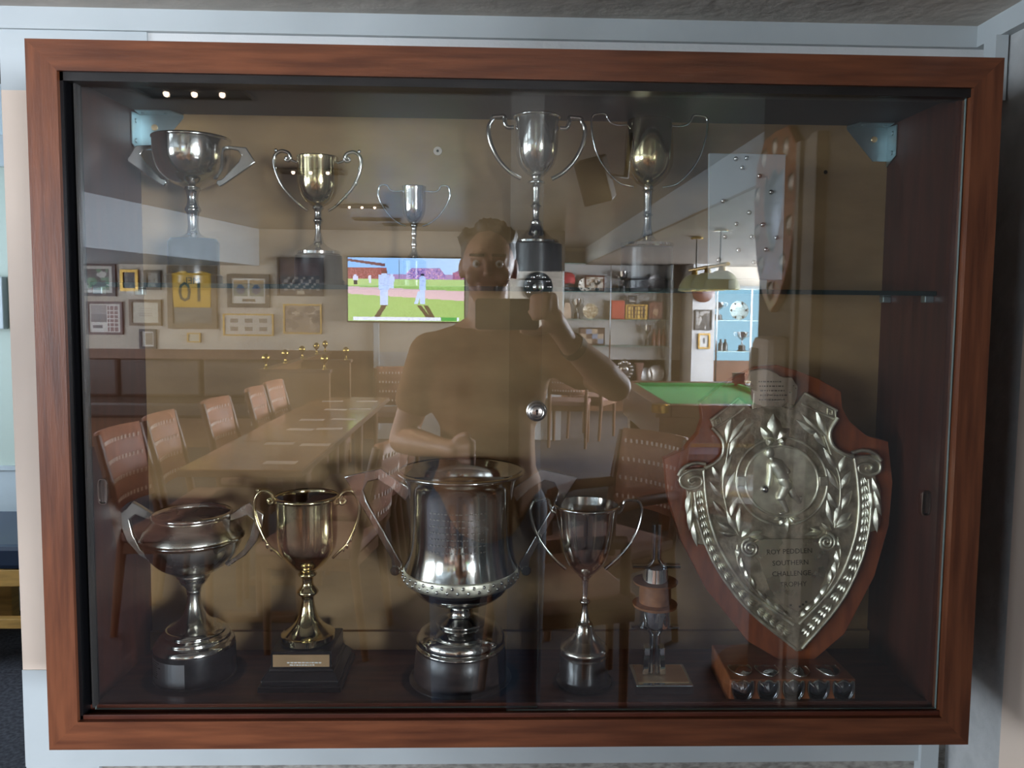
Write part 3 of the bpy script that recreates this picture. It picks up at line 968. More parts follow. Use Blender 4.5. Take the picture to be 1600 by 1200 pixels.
# --- dimpled clear award on the shelf
yd = 0.085
FROST = glass('frosted_acrylic', 0.06, (0.86, 0.9, 0.9), 0.08, haze=(0.72, 0.76, 0.76), hazew=0.42)
root = empty('glass_award', (at(1165, 440, yd).x, yd, SZ), 'clear rectangular award with raised studs on a small pale block beside the black plinth', 'trophy')
A_, B2 = at(1107, 240, yd), at(1220, 434, yd)
zb0 = SZ + 0.014
slab = MB().prism([(A_.x, yd - 0.004, A_.z), (B2.x, yd - 0.004, A_.z), (B2.x + 0.001, yd - 0.004, zb0), (A_.x + 0.004, yd - 0.004, zb0)], (0, 0.007, 0)).build('slab', FROST, root, bevel=0.001)
for px, py in ((1150, 248), (1167, 247), (1160, 262), (1171, 332), (1151, 350), (1192, 351), (1133, 370), (1175, 370), (1213, 371), (1154, 391), (1197, 390), (1123, 406), (1178, 410), (1130, 314), (1205, 300), (1187, 275)):
    p = at(px, py, yd - 0.005)
    MB().lathe([(0, 0.0035), (0.0018, 0.0032), (0.0030, 0.002), (0.0036, 0)], (p.x, yd - 0.004, p.z), 12, Ry).build('stud', SILVER, slab, 50)
bx0, bx1 = at(1143, 440, yd).x, at(1193, 440, yd).x
MB().box(bx0, bx1, yd - 0.016, yd + 0.016, SZ, zb0).build('base', FROST, root, bevel=0.0015)

# ------------------------------------------------------------------ the big shield
SY = 0.085
S0 = at(1224, 800, SY)
shield = empty('shield_trophy', (at(1239, 1090, 0.05).x, 0.06, FL), 'big wooden shield with embossed silver face showing a bowls player, standing on a wooden block', 'trophy')
kS = depth(S0) / F
LEAN = 0.10


def SP(px, py, h=0.0):
    # a point of the leaning shield: traced outline, h metres proud of the board face
    p = at(px, py, SY)
    dz = p.z - S0.z
    return Vector((p.x, SY + dz * LEAN - h, p.z))


AXA, AXB = Vector((1207, 580)), Vector((1241, 1037))
axd = (AXB - AXA).normalized()
axn = Vector((axd.y, -axd.x))


def mir(p):
    q = Vector(p) - AXA
    s_, t_ = q.dot(axn), q.dot(axd)
    w = AXA + axd * t_ - axn * s_
    return (w.x, w.y)


def sym(right):                              # right half from top to tip -> whole outline
    left = [mir(p) for p in reversed(right)]
    return list(right) + left


TH = Vector((0, 0.016, 0))
bo = sym([(1222, 572), (1250, 580), (1287, 594), (1322, 614), (1323, 640), (1334, 661), (1360, 683), (1393, 692), (1397, 755), (1388, 820), (1362, 897), (1312, 983), (1242, 1038)])
MB().prism([SP(*p) for p in bo], TH).build('board', SHWOOD, shield, bevel=0.003)
si = sym([(1214, 628), (1246, 634), (1262, 614), (1313, 641), (1310, 657), (1298, 677), (1301, 695), (1316, 708), (1336, 713), (1370, 711), (1379, 727), (1368, 744), (1372, 776), (1368, 826), (1353, 830), (1337, 882), (1302, 940), (1243, 1006)])
sh = MB().prism([SP(p[0], p[1], 0.006) for p in si], (0, 0.006, 0)).build('silver_face', ANTIQD, shield, bevel=0.0015)


def ridge(nm, pts, wpx, h, mt=ANTIQ, both=True, k=4, n=8):
    for fl in ((False, True) if both else (False,)):
        Q = [SP(*(mir(p) if fl else p), 0.0065) for p in pts]
        MB().tube(spline(Q, k) if k else Q, wpx * kS, n, flat=(1.0, h)).build(nm, mt, sh, 60)


ridge('rim_bead', [(1336, 716), (1340, 760), (1339, 800), (1329, 845), (1300, 905), (1240, 966)], 2.3, 1.0)
ridge('rim_bead', [(1356, 748), (1358, 790), (1352, 832), (1336, 880), (1302, 938), (1243, 1002)], 2.3, 1.0)
ridge('neck_bead', [(1312, 654), (1299, 676), (1302, 696), (1316, 708), (1334, 714)], 3.2, 1.1)
ridge('top_bead', [(1263, 616), (1288, 630), (1312, 643)], 1.8, 1.0)
ridge('top_bead', [(1256, 632), (1280, 644), (1306, 655)], 1.8, 1.0)
# key pattern at the shoulders
for fl in (False, True):
    kp = [(1309, 642), (1309, 655), (1296, 651), (1297, 640), (1304, 643), (1304, 649), (1300, 648)]
    Q = [SP(*(mir(p) if fl else p), 0.0065) for p in kp]
    MB().tube(Q, 1.2 * kS, 6).build('key_pattern', ANTIQ, sh)


def leaf_pts(base, tip, w):
    bx_, tx = Vector(base), Vector(tip)
    d = tx - bx_
    nn = Vector((-d.y, d.x)).normalized() * w
    prof_ = ((0, 0.0), (0.15, 0.45), (0.4, 1.0), (0.65, 0.85), (0.85, 0.4), (1.0, 0.0), (0.85, -0.4), (0.65, -0.85), (0.4, -1.0), (0.15, -0.45))
    return [bx_ + d * a + nn * w_ for a, w_ in prof_]


def leaf(base, tip, w, nm='leaf', h=0.0035, mt=ANTIQ, both=True, parent=None):
    for fl in ((False, True) if both else (False,)):
        pp = [tuple(q) for q in leaf_pts(base, tip, w)]
        Q = [SP(*(mir(p) if fl else p), 0.006) for p in pp]
        MB().dome(Q, (0, -h, 0), 0.55).build(nm, mt, parent or sh, 30)


# laurel sprays beside the medallion
for base, tip, w in (((1288, 684), (1246, 656), 7), ((1290, 682), (1256, 648), 6), ((1294, 682), (1278, 640), 6), ((1292, 700), (1270, 668), 6),
                     ((1310, 735), (1288, 700), 6), ((1312, 738), (1322, 712), 6), ((1310, 765), (1288, 726), 6), ((1312, 765), (1330, 735), 6),
                     ((1308, 795), (1290, 765), 6), ((1312, 795), (1330, 765), 6), ((1298, 818), (1290, 780), 6), ((1300, 820), (1312, 782), 6),
                     ((1302, 820), (1328, 798), 7), ((1302, 822), (1330, 812), 6)):
    leaf(base, tip, w)
ridge('laurel_stem', [(1290, 682), (1300, 712), (1311, 745), (1310, 785), (1300, 822)], 1.1, 1.0)
# garland between the two rim beads
gp = spline([Vector((x, y, 0)) for x, y in ((1347, 738), (1350, 770), (1349, 805), (1342, 845), (1322, 890), (1290, 935), (1244, 984))], 6)
acc, last = 0, gp[0]
for a, b_ in zip(gp, gp[1:]):
    acc += (b_ - a).length
    if acc > 10:
        acc = 0
        d = (b_ - a).normalized()
        nn = Vector((-d.y, d.x, 0))
        for s_ in (-1, 0, 1):
            st = a + nn * (s_ * 2.0)
            en = a + d * 14 + nn * (s_ * 5.5)
            leaf((st.x, st.y), (en.x, en.y), 2.6, 'garland_leaf', 0.0026)
# acanthus drops outside the rim and scroll lobes at the shoulders
for base, tip, w in (((1362, 746), (1374, 780), 6), ((1364, 765), (1374, 805), 6), ((1366, 790), (1366, 830), 6), ((1358, 760), (1358, 800), 5)):
    leaf(base, tip, w, 'acanthus_leaf', 0.005)
sp = [(1336, 716), (1356, 714), (1374, 722), (1374, 736), (1360, 742), (1344, 738), (1342, 728), (1352, 724), (1362, 728), (1359, 734), (1353, 732)]
ridge('shoulder_scroll', sp, 2.2, 1.2)
ridge('shoulder_leaf', [(1332, 708), (1348, 704), (1366, 708), (1377, 720)], 3.2, 1.0)

# medallion: two rings, oak-leaf crest, palmette and the player
MC = (1221, 751)


def ringpts(rx, ry, h, n=48):
    return [SP(MC[0] + rx * cos(2 * pi * i / n), MC[1] + ry * sin(2 * pi * i / n), h) for i in range(n + 1)]


MB().tube(ringpts(71, 67, 0.0065), 2.0 * kS, 8, caps=False).build('medallion_ring', ANTIQ, sh, 60)
MB().tube(ringpts(57, 54, 0.0065), 2.2 * kS, 8, caps=False).build('medallion_ring', ANTIQ, sh, 60)
MB().prism([SP(MC[0] + 57 * cos(2 * pi * i / 40), MC[1] + 54 * sin(2 * pi * i / 40), 0.0064) for i in range(40)], (0, 0.0004, 0)).build('medallion_field', ANTIQ, sh)
for x_ in (-1, 1):
    MB().obox(SP(MC[0] + x_ * 64, MC[1], 0.0075), 13 * kS, 0.003, 15 * kS).build('medallion_clasp', ANTIQ, sh, bevel=0.001)
m = MB()
for base, tip, w in (((1213, 690), (1211, 647), 12), ((1211, 688), (1190, 668), 10), ((1215, 688), (1236, 670), 10), ((1210, 692), (1196, 686), 8), ((1216, 692), (1230, 688), 8)):
    m.dome([SP(*q, 0.0065) for q in leaf_pts(base, tip, w)], (0, -0.007, 0), 0.5)
m.build('crest', ANTIQ, sh, 30)
m = MB()
for base, tip, w in (((1227, 806), (1227, 828), 5), ((1224, 806), (1214, 818), 5), ((1230, 806), (1240, 817), 5), ((1222, 806), (1206, 810), 4), ((1232, 806), (1248, 809), 4)):
    m.dome([SP(*q, 0.0065) for q in leaf_pts(base, tip, w)], (0, -0.005, 0), 0.5)
m.build('palmette', ANTIQ, sh, 30)
m = MB()
H = 0.0085
seg = lambda a, b2, ra, rb: m.capsule(SP(*a, H), SP(*b2, H), ra * kS, rb * kS, 10)
m.ball(SP(1203, 708, H), 8.5 * kS, 12, (0.85, 0.6, 1.1))
seg((1205, 716), (1209, 722), 4, 5)
seg((1211, 726), (1224, 748), 11, 9)
seg((1222, 748), (1228, 758), 9.5, 9)
seg((1204, 726), (1203, 742), 5, 4.2); seg((1203, 742), (1199, 760), 4.2, 3.2)
seg((1218, 722), (1230, 736), 5, 4); seg((1230, 736), (1222, 746), 4, 3)
seg((1226, 758), (1217, 776), 8, 6.5); seg((1217, 776), (1226, 796), 6, 4); seg((1226, 797), (1217, 800), 3.2, 2.4)
seg((1231, 756), (1237, 772), 7, 5.5); seg((1237, 772), (1246, 782), 5, 3.5); seg((1246, 782), (1249, 776), 3, 2.4)
m.build('bowls_player', ANTIQ, sh, 60)
MB().ball(SP(1194, 763, H), 6.5 * kS, 14).build('bowl_ball', SILVER, sh, 60)

# lower plaque with engraved words inside a scroll surround
pq = [(1183, 838), (1276, 838), (1290, 848), (1288, 872), (1279, 902), (1266, 926), (1238, 947), (1212, 934), (1196, 914), (1182, 874), (1165, 853), (1168, 846)]
plq = MB().prism([SP(*p, 0.0088) for p in pq], (0, 0.0025, 0)).build('plaque', mat('polished_plaque', (206, 196, 176), 0.30, 1.0, noise=0.2, scale=20, rvar=0.08), sh, bevel=0.0006)
slant = Matrix.Rotation(LEAN, 4, 'X')
for i, (s_, px, py, sz) in enumerate((('ROY PEDDLEN', 1228, 857, 0.0098), ('SOUTHERN', 1229, 874, 0.0098), ('CHALLENGE', 1230, 890, 0.0098), ('TROPHY', 1232, 906, 0.0098))):
    p = SP(px, py, 0.0091)
    text_mesh(s_, sz, 'engraved_words', INK, plq, Matrix.Translation(p) @ Matrix.Rotation(-0.04, 4, 'Y') @ Matrix.Rotation(pi / 2 - LEAN, 4, 'X'), 0.0001)
for px, py in ((1227, 937), (1241, 939), (1246, 936), (1251, 932)):
    MB().obox(SP(px, py, 0.0089), 0.003, 0.0006, 0.0026).build('hallmark', INK, plq)
for fl in (False, True):
    cxs, cys = (1286, 843)
    pts = []
    for i in range(40):
        a = -pi / 2 + i * 0.36
        rr = 14 * (1 - i / 46)
        pts.append((cxs + rr * cos(a), cys + rr * sin(a)))
    Q = [SP(*(mir(p) if fl else p), 0.009) for p in pts]
    MB().tube(Q, 2.3 * kS, 7).build('scroll', ANTIQ, sh, 60)
for base, tip, w in (((1282, 828), (1252, 834), 4.5), ((1286, 826), (1262, 822), 4.5), ((1296, 826), (1280, 814), 5), ((1302, 838), (1308, 856), 5), ((1302, 856), (1303, 880), 5),
                     ((1299, 872), (1296, 898), 5), ((1292, 884), (1288, 908), 4), ((1286, 906), (1272, 926), 5), ((1278, 916), (1262, 938), 5), ((1266, 930), (1248, 948), 5), ((1254, 942), (1242, 956), 4)):
    leaf(base, tip, w, 'scroll_leaf', 0.005)
ridge('scroll_bead', [(1304, 836), (1308, 860), (1300, 890), (1284, 916), (1262, 940), (1241, 956)], 1.4, 1.0)

# engraved plate at the head of the shield
tp = [(1167, 598), (1175, 580), (1195, 577), (1206, 579), (1217, 585), (1226, 590), (1240, 590), (1249, 604), (1247, 621), (1240, 641), (1220, 636), (1197, 636), (1176, 641), (1179, 615)]
tpl = MB().prism([SP(*p, 0.012) for p in tp], (0, 0.010, 0)).build('head_plate', mat('polished_head_plate', (196, 184, 168), 0.28, 1.0, noise=0.2, scale=16, rvar=0.06), shield, bevel=0.001)
m = MB()
rnd = random.Random(8)
for j in range(5):
    u = 1186 + rnd.uniform(0, 6)
    while u < 1232 - rnd.uniform(0, 10):
        w = rnd.uniform(1.5, 5)
        a = SP(u, 598 + j * 7, 0.0124)
        c2 = SP(u + w, 598 + j * 7, 0.0124)
        m.box(a.x, c2.x, a.y - 0.0002, a.y, a.z, a.z + 0.0018)
        u += w + 1.4
m.build('engraving', INK, tpl)

# the block it stands on, with small shields on front and top
kb = 1.05 / F
x0, x1 = at(1140, 1085, 0.003).x, at(1337, 1085, 0.003).x
zt = FL + 44 * kb
m = MB().add([(x0, 0.003, FL), (x1, 0.003, FL), (x1, 0.003, zt), (x0, 0.003, zt), (x0 + 0.004, 0.115, FL), (x1 - 0.004, 0.115, FL), (x1 - 0.004, 0.115, zt), (x0 + 0.004, 0.115, zt)],
             [(0, 1, 2, 3), (5, 4, 7, 6), (4, 0, 3, 7), (1, 5, 6, 2), (3, 2, 6, 7), (4, 5, 1, 0)])
m.build('block', BASEWOOD, shield, bevel=0.002)
half = [(0, 0.52), (0.30, 0.40), (0.46, 0.48), (0.50, 0.12), (0.40, -0.18), (0.22, -0.40), (0, -0.54)]
so = half + [(-x, z) for x, z in reversed(half[1:-1])]
so = [(p.x, p.y) for p in spline([Vector((x, z, 0)) for x, z in so], 3, True)]
MIRB = mat('dark_mirror_enamel', (128, 132, 140), 0.08, 1.0)
for i, px in enumerate((1160, 1200, 1239, 1278, 1317)):
    p = at(px, 1081, 0.003)
    w, h = 34 * kb, 38 * kb
    ms = MB().dome([(p.x + x * w, 0.0028, p.z + z * h) for x, z in so], (0, -0.004, 0), 0.4).build('small_shield', MIRB, shield, 50)
    pts = [(p.x + x * w, 0.0016, p.z + z * h) for x, z in so]
    MB().tube(pts + pts[:1], 0.0013, 6, caps=False).build('rim', SILVER, ms, 60)
for i, (px, yy) in enumerate(((1150, 0.03), (1192, 0.028), (1240, 0.026), (1288, 0.028))):
    xx = at(px + 8, 1050, yy).x
    pts = [(xx + x * 0.030, yy + z * 0.03, zt + 0.0005) for x, z in so]
    ms = MB().dome(pts, (0, 0, 0.004), 0.4).build('small_shield', MIRB, shield, 50)
    MB().tube(pts + pts[:1], 0.0013, 6, caps=False).build('rim', SILVER, ms, 60)
# ------------------------------------------------------------------ the passage room
SEATB = mat('navy_vinyl', (34, 46, 66), 0.4)
OAK = mat('light_oak', (196, 150, 82), 0.45, noise=0.15, scale=10, stretch=(1, 1, 6))
bx, by = -2.55, 2.45
root = empty('bench_seat', (bx, by, 0), 'navy cushioned bench with light oak frame standing in the passage room', 'bench')
MB().box(bx - 0.7, bx + 0.75, by - 0.25, by + 0.3, 0.42, 0.52).build('seat', SEATB, root, bevel=0.02)
MB().box(bx - 0.7, bx + 0.75, by - 0.24, by + 0.3, 0.35, 0.42).build('seat_rail', OAK, root, bevel=0.004)
for xx in (bx - 0.66, bx - 0.03, bx + 0.30, bx + 0.68):
    for yy in (by - 0.2, by + 0.25):
        MB().box(xx - 0.03, xx + 0.03, yy - 0.03, yy + 0.03, 0, 0.36).build('leg', OAK, root, bevel=0.003)
MB().box(bx - 0.66, bx + 0.68, by - 0.22, by - 0.18, 0.17, 0.21).build('stretcher', OAK, root, bevel=0.003)
o = MB()
pa, pb = at(-30, 432, 2.88), at(10, 514, 2.88)
fr = empty('framed_picture', ((pa.x + pb.x) / 2, 2.88, pb.z), 'pale framed print on the green wall of the passage room', 'picture')
MB().box(pa.x, pb.x, 2.86, 2.90, pb.z, pa.z).build('frame', WHITE, fr, bevel=0.004)
MB().box(pa.x + 0.03, pb.x - 0.03, 2.857, 2.861, pb.z + 0.03, pa.z - 0.03).build('print', mat('pale_blue_print', (190, 206, 214), 0.3), fr)

# ------------------------------------------------------------------ pictures on the television wall
PRINT = picture_mat('printed_paper')
GOLD = mat('gilt_frame', (176, 138, 70), 0.35, 0.8)
BRASS = mat('brass', (214, 178, 98), 0.15, 1.0)
DKFR = mat('dark_frame', (52, 34, 26), 0.35)
BKFR = mat('black_frame', (28, 26, 25), 0.35)
OLIVE = mat('olive_wood_frame', (112, 88, 54), 0.4)
REDFR = mat('red_brown_frame', (82, 40, 28), 0.35)
PGLASS = glass('picture_glass', 0.02, (0.97, 0.97, 0.97))


def blobs(seed, bg, cols, n=9, s=0.22):
    rn = random.Random(seed)
    B = [(rn.random(), rn.random(), rn.uniform(0.05, s), rn.uniform(0.05, s), rn.choice(cols)) for _ in range(n)]
    def f(u, v):
        c_ = bg
        for (x, y, a, b3, q) in B:
            if ((u - x) / a) ** 2 + ((v - y) / b3) ** 2 < 1:
                c_ = q
        return c_
    return f


def framed(rect, fmat, fn, label, w=0.035, nx=36, ny=28, Y=None, matw=0.0, cat='picture', yv=7.85, dy=0.03, group=None):
    a, b3 = V(rect[0], rect[1], yv), V(rect[2], rect[3], yv)
    y = (TVY if Y is None else Y)
    root = empty('framed_picture', ((a.x + b3.x) / 2, y, b3.z), label, cat, group)
    m = MB()
    m.box(a.x, b3.x, y, y + dy, a.z - w, a.z).box(a.x, b3.x, y, y + dy, b3.z, b3.z + w)
    m.box(a.x, a.x + w, y, y + dy, b3.z + w, a.z - w).box(b3.x - w, b3.x, y, y + dy, b3.z + w, a.z - w)
    m.build('frame', fmat, root)
    def f2(u, v):
        if matw and (u < matw or u > 1 - matw or v < matw or v > 1 - matw):
            return (214, 204, 190)
        return fn((u - matw) / (1 - 2 * matw), (v - matw) / (1 - 2 * matw))
    picture('print', (a.x + w, y + 0.012, a.z - w), (b3.x - a.x - 2 * w, 0, 0), (0, 0, -(a.z - b3.z - 2 * w)), nx, ny, f2, PRINT, root)
    return root, a, b3


MB_ = MB
framed((120, 410, 182, 463), DKFR, blobs(1, (60, 52, 46), [(196, 188, 178), (70, 110, 70), (150, 120, 100), (90, 130, 90)], 12), 'rugby action photograph in dark frame, top of the picture wall corner', matw=0.1)
framed((118, 372, 178, 402), OLIVE, blobs(2, (150, 136, 110), [(120, 100, 70), (180, 160, 130)]), 'wide olive framed print hung highest beside the bulkhead')
framed((188, 421, 217, 455), GOLD, blobs(3, (44, 40, 36), [(110, 96, 80), (70, 60, 50)]), 'small dark photograph in gilt frame beside the rugby picture', 0.03)
framed((225, 422, 252, 453), BKFR, blobs(4, (150, 142, 130), [(60, 50, 44), (90, 120, 80), (190, 180, 160)]), 'small player portrait in black frame beside the yellow jersey', 0.03)


def six(u, v):
    for i in range(3):
        for j in range(2):
            if abs(u - (0.2 + i * 0.3)) < 0.085 and abs(v - (0.28 + j * 0.44)) < 0.11:
                return (120, 104, 88)
    return (204, 192, 174)


def two(u, v):
    if v < 0.78:
        for x0 in (0.06, 0.53):
            if x0 < u < x0 + 0.41 and 0.06 < v < 0.72:
                d = (u - x0 - 0.2) ** 2 * 6 + (v - 0.45) ** 2 * 2.2
                return (58, 66, 96) if d < 0.09 else (176, 142, 92) if v < 0.4 else (120, 130, 110)
    elif abs(u - 0.5) < 0.2 and 0.82 < v < 0.94:
        return (84, 66, 44)
    return (214, 206, 190)


def team(u, v):
    if v < 0.12 or v > 0.88 or u < 0.06 or u > 0.94:
        return (70, 44, 34) if not (v > 0.88 and abs(u - 0.5) < 0.07) else (190, 170, 140)
    if v > 0.5 and (int(u * 16) + int(v * 12)) % 3 == 0:
        return (168, 154, 140)
    return (40, 36, 38) if v > 0.45 else (84, 50, 42)


def landscape(u, v):
    if u < 0.56:
        if v < 0.66:
            return (146, 132, 122) if v < 0.35 else (104, 92, 84)
        return (60, 40, 30) if (0.08 < u < 0.4 and 0.78 < v < 0.9) else (214, 204, 192)
    if 0.6 < u < 0.95 and (v * 6) % 1 > 0.25 and (u * 6.2) % 1 > 0.3:
        return (128, 70, 58)
    return (214, 204, 192)


framed((355, 428, 422, 481), BKFR, two, 'black frame with two small action photographs over a name plate', 0.045)
framed((433, 402, 506, 463), DKFR, team, 'dark brown framed team photograph nearest the television', 0.02)
framed((349, 490, 428, 525), GOLD, six, 'wide thin gilt frame holding six small prints in two rows', 0.014)
framed((443, 475, 503, 522), GOLD, blobs(9, (150, 124, 98), [(112, 88, 68), (176, 150, 122), (96, 72, 56), (196, 170, 140)], 22, 0.16), 'sepia drawing of figures in thin gilt frame', 0.014)
framed((135, 471, 193, 523), REDFR, landscape, 'red brown frame with landscape print beside a column of stamps', 0.025, matw=0.05)
framed((202, 468, 253, 509), OLIVE, lambda u, v: (176, 160, 138) if (0.25 < u < 0.75 and 0.3 < v < 0.7 and int(v * 18) % 2) else (206, 192, 166), 'cream certificate in brown gilt frame', 0.03)
framed((218, 514, 245, 545), BKFR, lambda u, v: (118, 104, 84) if u > 0.25 else (204, 194, 176), 'little upright black framed photograph hung lowest beside the certificate', 0.025, matw=0.1)
framed((293, 520, 314, 535), GOLD, lambda u, v: (206, 192, 164), 'tiny gilt framed card under the yellow jersey', 0.012)

# framed yellow jersey
root, a, b3 = framed((261, 415, 340, 514), OLIVE, lambda u, v: (104, 92, 70) if v > 0.64 else (214, 168, 62) if (0.06 < u < 0.94 and v > 0.10) else (70, 58, 44), 'yellow sports jersey with number ten in a deep olive frame', 0.055, 40, 44)
root.name = 'framed_jersey'
cxj, zj = (a.x + b3.x) / 2, a.z
wj, hj = b3.x - a.x, a.z - b3.z
JER = mat('yellow_jersey', (226, 176, 62), 0.7)
y = TVY + 0.013
out = [(-0.40, -0.12), (-0.14, -0.07), (-0.08, -0.11), (0.08, -0.11), (0.14, -0.07), (0.40, -0.12), (0.40, -0.32), (0.37, -0.66), (-0.37, -0.66), (-0.40, -0.32)]
jer = MB().prism([(cxj + u * wj, y, zj + v * hj) for u, v in out], (0, 0.012, 0)).build('jersey', JER, root, bevel=0.003)
GRNT = mat('jersey_print', (70, 74, 46), 0.6)
FACE = lambda x, z: Matrix.Translation((x, y + 0.0135, z)) @ Matrix.Rotation(pi, 4, 'Z') @ Matrix.Rotation(pi / 2, 4, 'X')
text_mesh('10', 0.30, 'number', GRNT, jer, FACE(cxj, zj - 0.43 * hj), 0.001)
text_mesh('MEL', 0.10, 'name', GRNT, jer, FACE(cxj, zj - 0.24 * hj), 0.001)
# its picture lamp
root = empty('picture_lamp', (cxj, TVY, zj + 0.06), 'slim brass picture lamp glowing over the yellow jersey', 'lamp')
MB().tube([(cxj, TVY, zj + 0.03), (cxj, TVY + 0.1, zj + 0.06), (cxj, TVY + 0.14, zj + 0.05)], 0.008).build('arm', BRASS, root, 50)
MB().tube([(cxj - 0.16, TVY + 0.14, zj + 0.05), (cxj + 0.16, TVY + 0.14, zj + 0.05)], 0.02, 12).build('shade', BRASS, root, 50)
MB().box(cxj - 0.14, cxj + 0.14, TVY + 0.125, TVY + 0.145, zj + 0.024, zj + 0.029).build('bulb', emitter('warm_picture_bulb', (255, 190, 110), 60), root)

# ------------------------------------------------------------------ television
a, b3 = V(543, 402, 7.75), V(725, 503, 7.75)
root = empty('television', ((a.x + b3.x) / 2, TVY, b3.z), 'wall television showing a cricket match on a green field', 'television')
MB().box(a.x - 0.012, b3.x + 0.012, TVY + 0.04, TVY + 0.10, b3.z - 0.016, a.z + 0.012).build('case', BKFR, root, bevel=0.006)
MB().box((a.x + b3.x) / 2 - 0.2, (a.x + b3.x) / 2 + 0.2, TVY, TVY + 0.04, (a.z + b3.z) / 2 - 0.2, (a.z + b3.z) / 2 + 0.2).build('wall_mount', BKFR, root)


def cricket(u, v):
    h = lambda x, y: math.sin(x * 127.1 + y * 311.7) * 43758.5453 % 1
    n = h(int(u * 160), int(v * 90))
    def man(cx, top, bot, w):
        if top < v < bot:
            k = (v - top) / (bot - top)
            ww = w * (0.55 if k < 0.12 else 1.0 if k < 0.55 else 0.8)
            return abs(u - cx) < ww
        return False
    # shadows on grass
    if v > 0.74 and v < 0.93:
        if abs(u - (0.315 - (v - 0.74) * 0.35)) < 0.024: return (64, 44, 22)
        if abs(u - (0.60 + (v - 0.72) * 0.42)) < 0.020 or (abs(u - (0.66 + (v - 0.72) * 0.32)) < 0.02): return (58, 42, 20)
    if 0.93 < v < 0.985 and 0.045 < u < 0.955:
        return (40, 150, 60) if u > 0.80 and u < 0.94 else (214, 222, 244) if n > 0.1 else (170, 176, 214)
    if man(0.31, 0.20, 0.75, 0.045):
        return (110, 66, 56) if v < 0.245 else (186, 206, 246) if n > 0.25 else (160, 180, 232)
    if man(0.375, 0.26, 0.48, 0.022): return (190, 206, 244)
    if man(0.64, 0.24, 0.72, 0.030):
        return (40, 40, 60) if v < 0.28 else (180, 204, 248) if n > 0.25 else (156, 178, 236)
    if v > 0.52 and v < 0.72 and (abs(u - (0.62 - (v - 0.5) * 0.16)) < 0.016): return (180, 204, 248)
    if man(0.065, 0.27, 0.42, 0.022): return (200, 206, 240) if v < 0.36 else (40, 40, 40)
    if man(0.19, 0.28, 0.40, 0.013): return (206, 210, 236)
    if v < 0.33:
        if u < 0.32 and v > 0.02 + u * 0.22 and v < 0.055 + u * 0.26: return (90, 44, 62)
        if u < 0.33 and v > 0.16: return (122, 50, 56) if n > 0.3 else (170, 100, 104)
        if abs(u - 0.44) < 0.004 and v > 0.03: return (90, 110, 130)
        if 0.50 < u < 0.86 and v > 0.155 + max(0, 0.55 - u) * 1.6 + max(0, u - 0.79) * 2.4: return (150, 120, 190) if n > 0.5 else (96, 80, 150) if n > 0.2 else (208, 160, 190)
        if u > 0.90 and v > 0.15 + (1.0 - u) * 0.8: return (176, 110, 140) if n > 0.5 else (110, 70, 130)
        if v > 0.25: return (160, 130, 180)
        return (118 + int(60 * u), 178 + int(30 * u), 246)
    if v < 0.44: return (166, 196, 128) if u > 0.1 else (176, 200, 120)
    if 0.455 + u * 0.06 < v < 0.57 + u * 0.10: return (206, 176, 186)
    return (150, 184, 104) if n > 0.4 else (136, 172, 92)


picture('screen', (a.x, TVY + 0.1005, a.z), (b3.x - a.x, 0, 0), (0, 0, b3.z - a.z), 160, 90, cricket, picture_mat('lit_screen', 3.8), root)
# conduit under the television
q0, q1 = V(588, 503, 7.83), V(588, 640, 7.83)
MB().box(q0.x - 0.03, q0.x + 0.03, TVY + 0.012, TVY + 0.05, 0.1, q0.z).build('cable_trunking', WHITE, None, bevel=0.004)
tag(bpy.data.objects['cable_trunking'], 'white vertical cable trunking below the television', 'trunking')

# ------------------------------------------------------------------ long table, chairs, booth partitions
TABT = mat('table_laminate', (150, 112, 78), 0.16, c2=(136, 100, 70), scale=4, stretch=(10, 1, 1), coat=0.4)
TABE = mat('table_edge', (92, 60, 40), 0.4)
PINK = mat('pink_fabric', (134, 98, 86), 0.8, c2=(112, 80, 70), scale=160)
CHW = mat('chair_wood', (92, 58, 36), 0.4, noise=0.2, scale=12, stretch=(4, 4, 1))
PERF = mat('perforated_back_panel', (160, 112, 92), 0.55, noise=0.08, scale=20)
DOT = mat('perforation', (232, 214, 200), 0.5)
for i, (y0, y1) in enumerate(((2.64, 3.38), (3.39, 4.52), (4.53, 5.46))):
    cyt = -(y0 + y1) / 2
    root = empty('long_table', (-1.17, cyt, 0), ('polished brown table nearest the cabinet in the long row', 'middle polished brown table of the long row', 'polished brown table of the long row nearest the television wall')[i], 'table', 'tables pushed end to end')
    MB().box(-1.45, -0.89, -y1, -y0, 0.705, 0.735).build('table_edge', TABE, root, bevel=0.004)
    MB().box(-1.445, -0.895, -y1 + 0.004, -y0 - 0.004, 0.735, 0.74).build('table_top', TABT, root)
    for yy in (-y0 - 0.12, -y1 + 0.12):
        MB().tube([(-1.11, yy, 0.03), (-1.11, yy, 0.705)], [0.03, 0.035], 12).build('leg', CHW, root, 50)
        MB().box(-1.32, -0.95, yy - 0.03, yy + 0.03, 0.0, 0.035).build('foot_bar', CHW, root, bevel=0.006)
PAPER = mat('paper_card', (206, 196, 190), 0.5)
spots = [(436, 693, 0.10), (492, 695, 0.11), (469, 671, 0.1), (514, 670, 0.1), (487, 656, 0.1), (536, 655, 0.12), (519, 627, 0.12), (573, 627, 0.1), (524, 640, 0.1), (562, 639, 0.1), (437, 723, 0.12)]
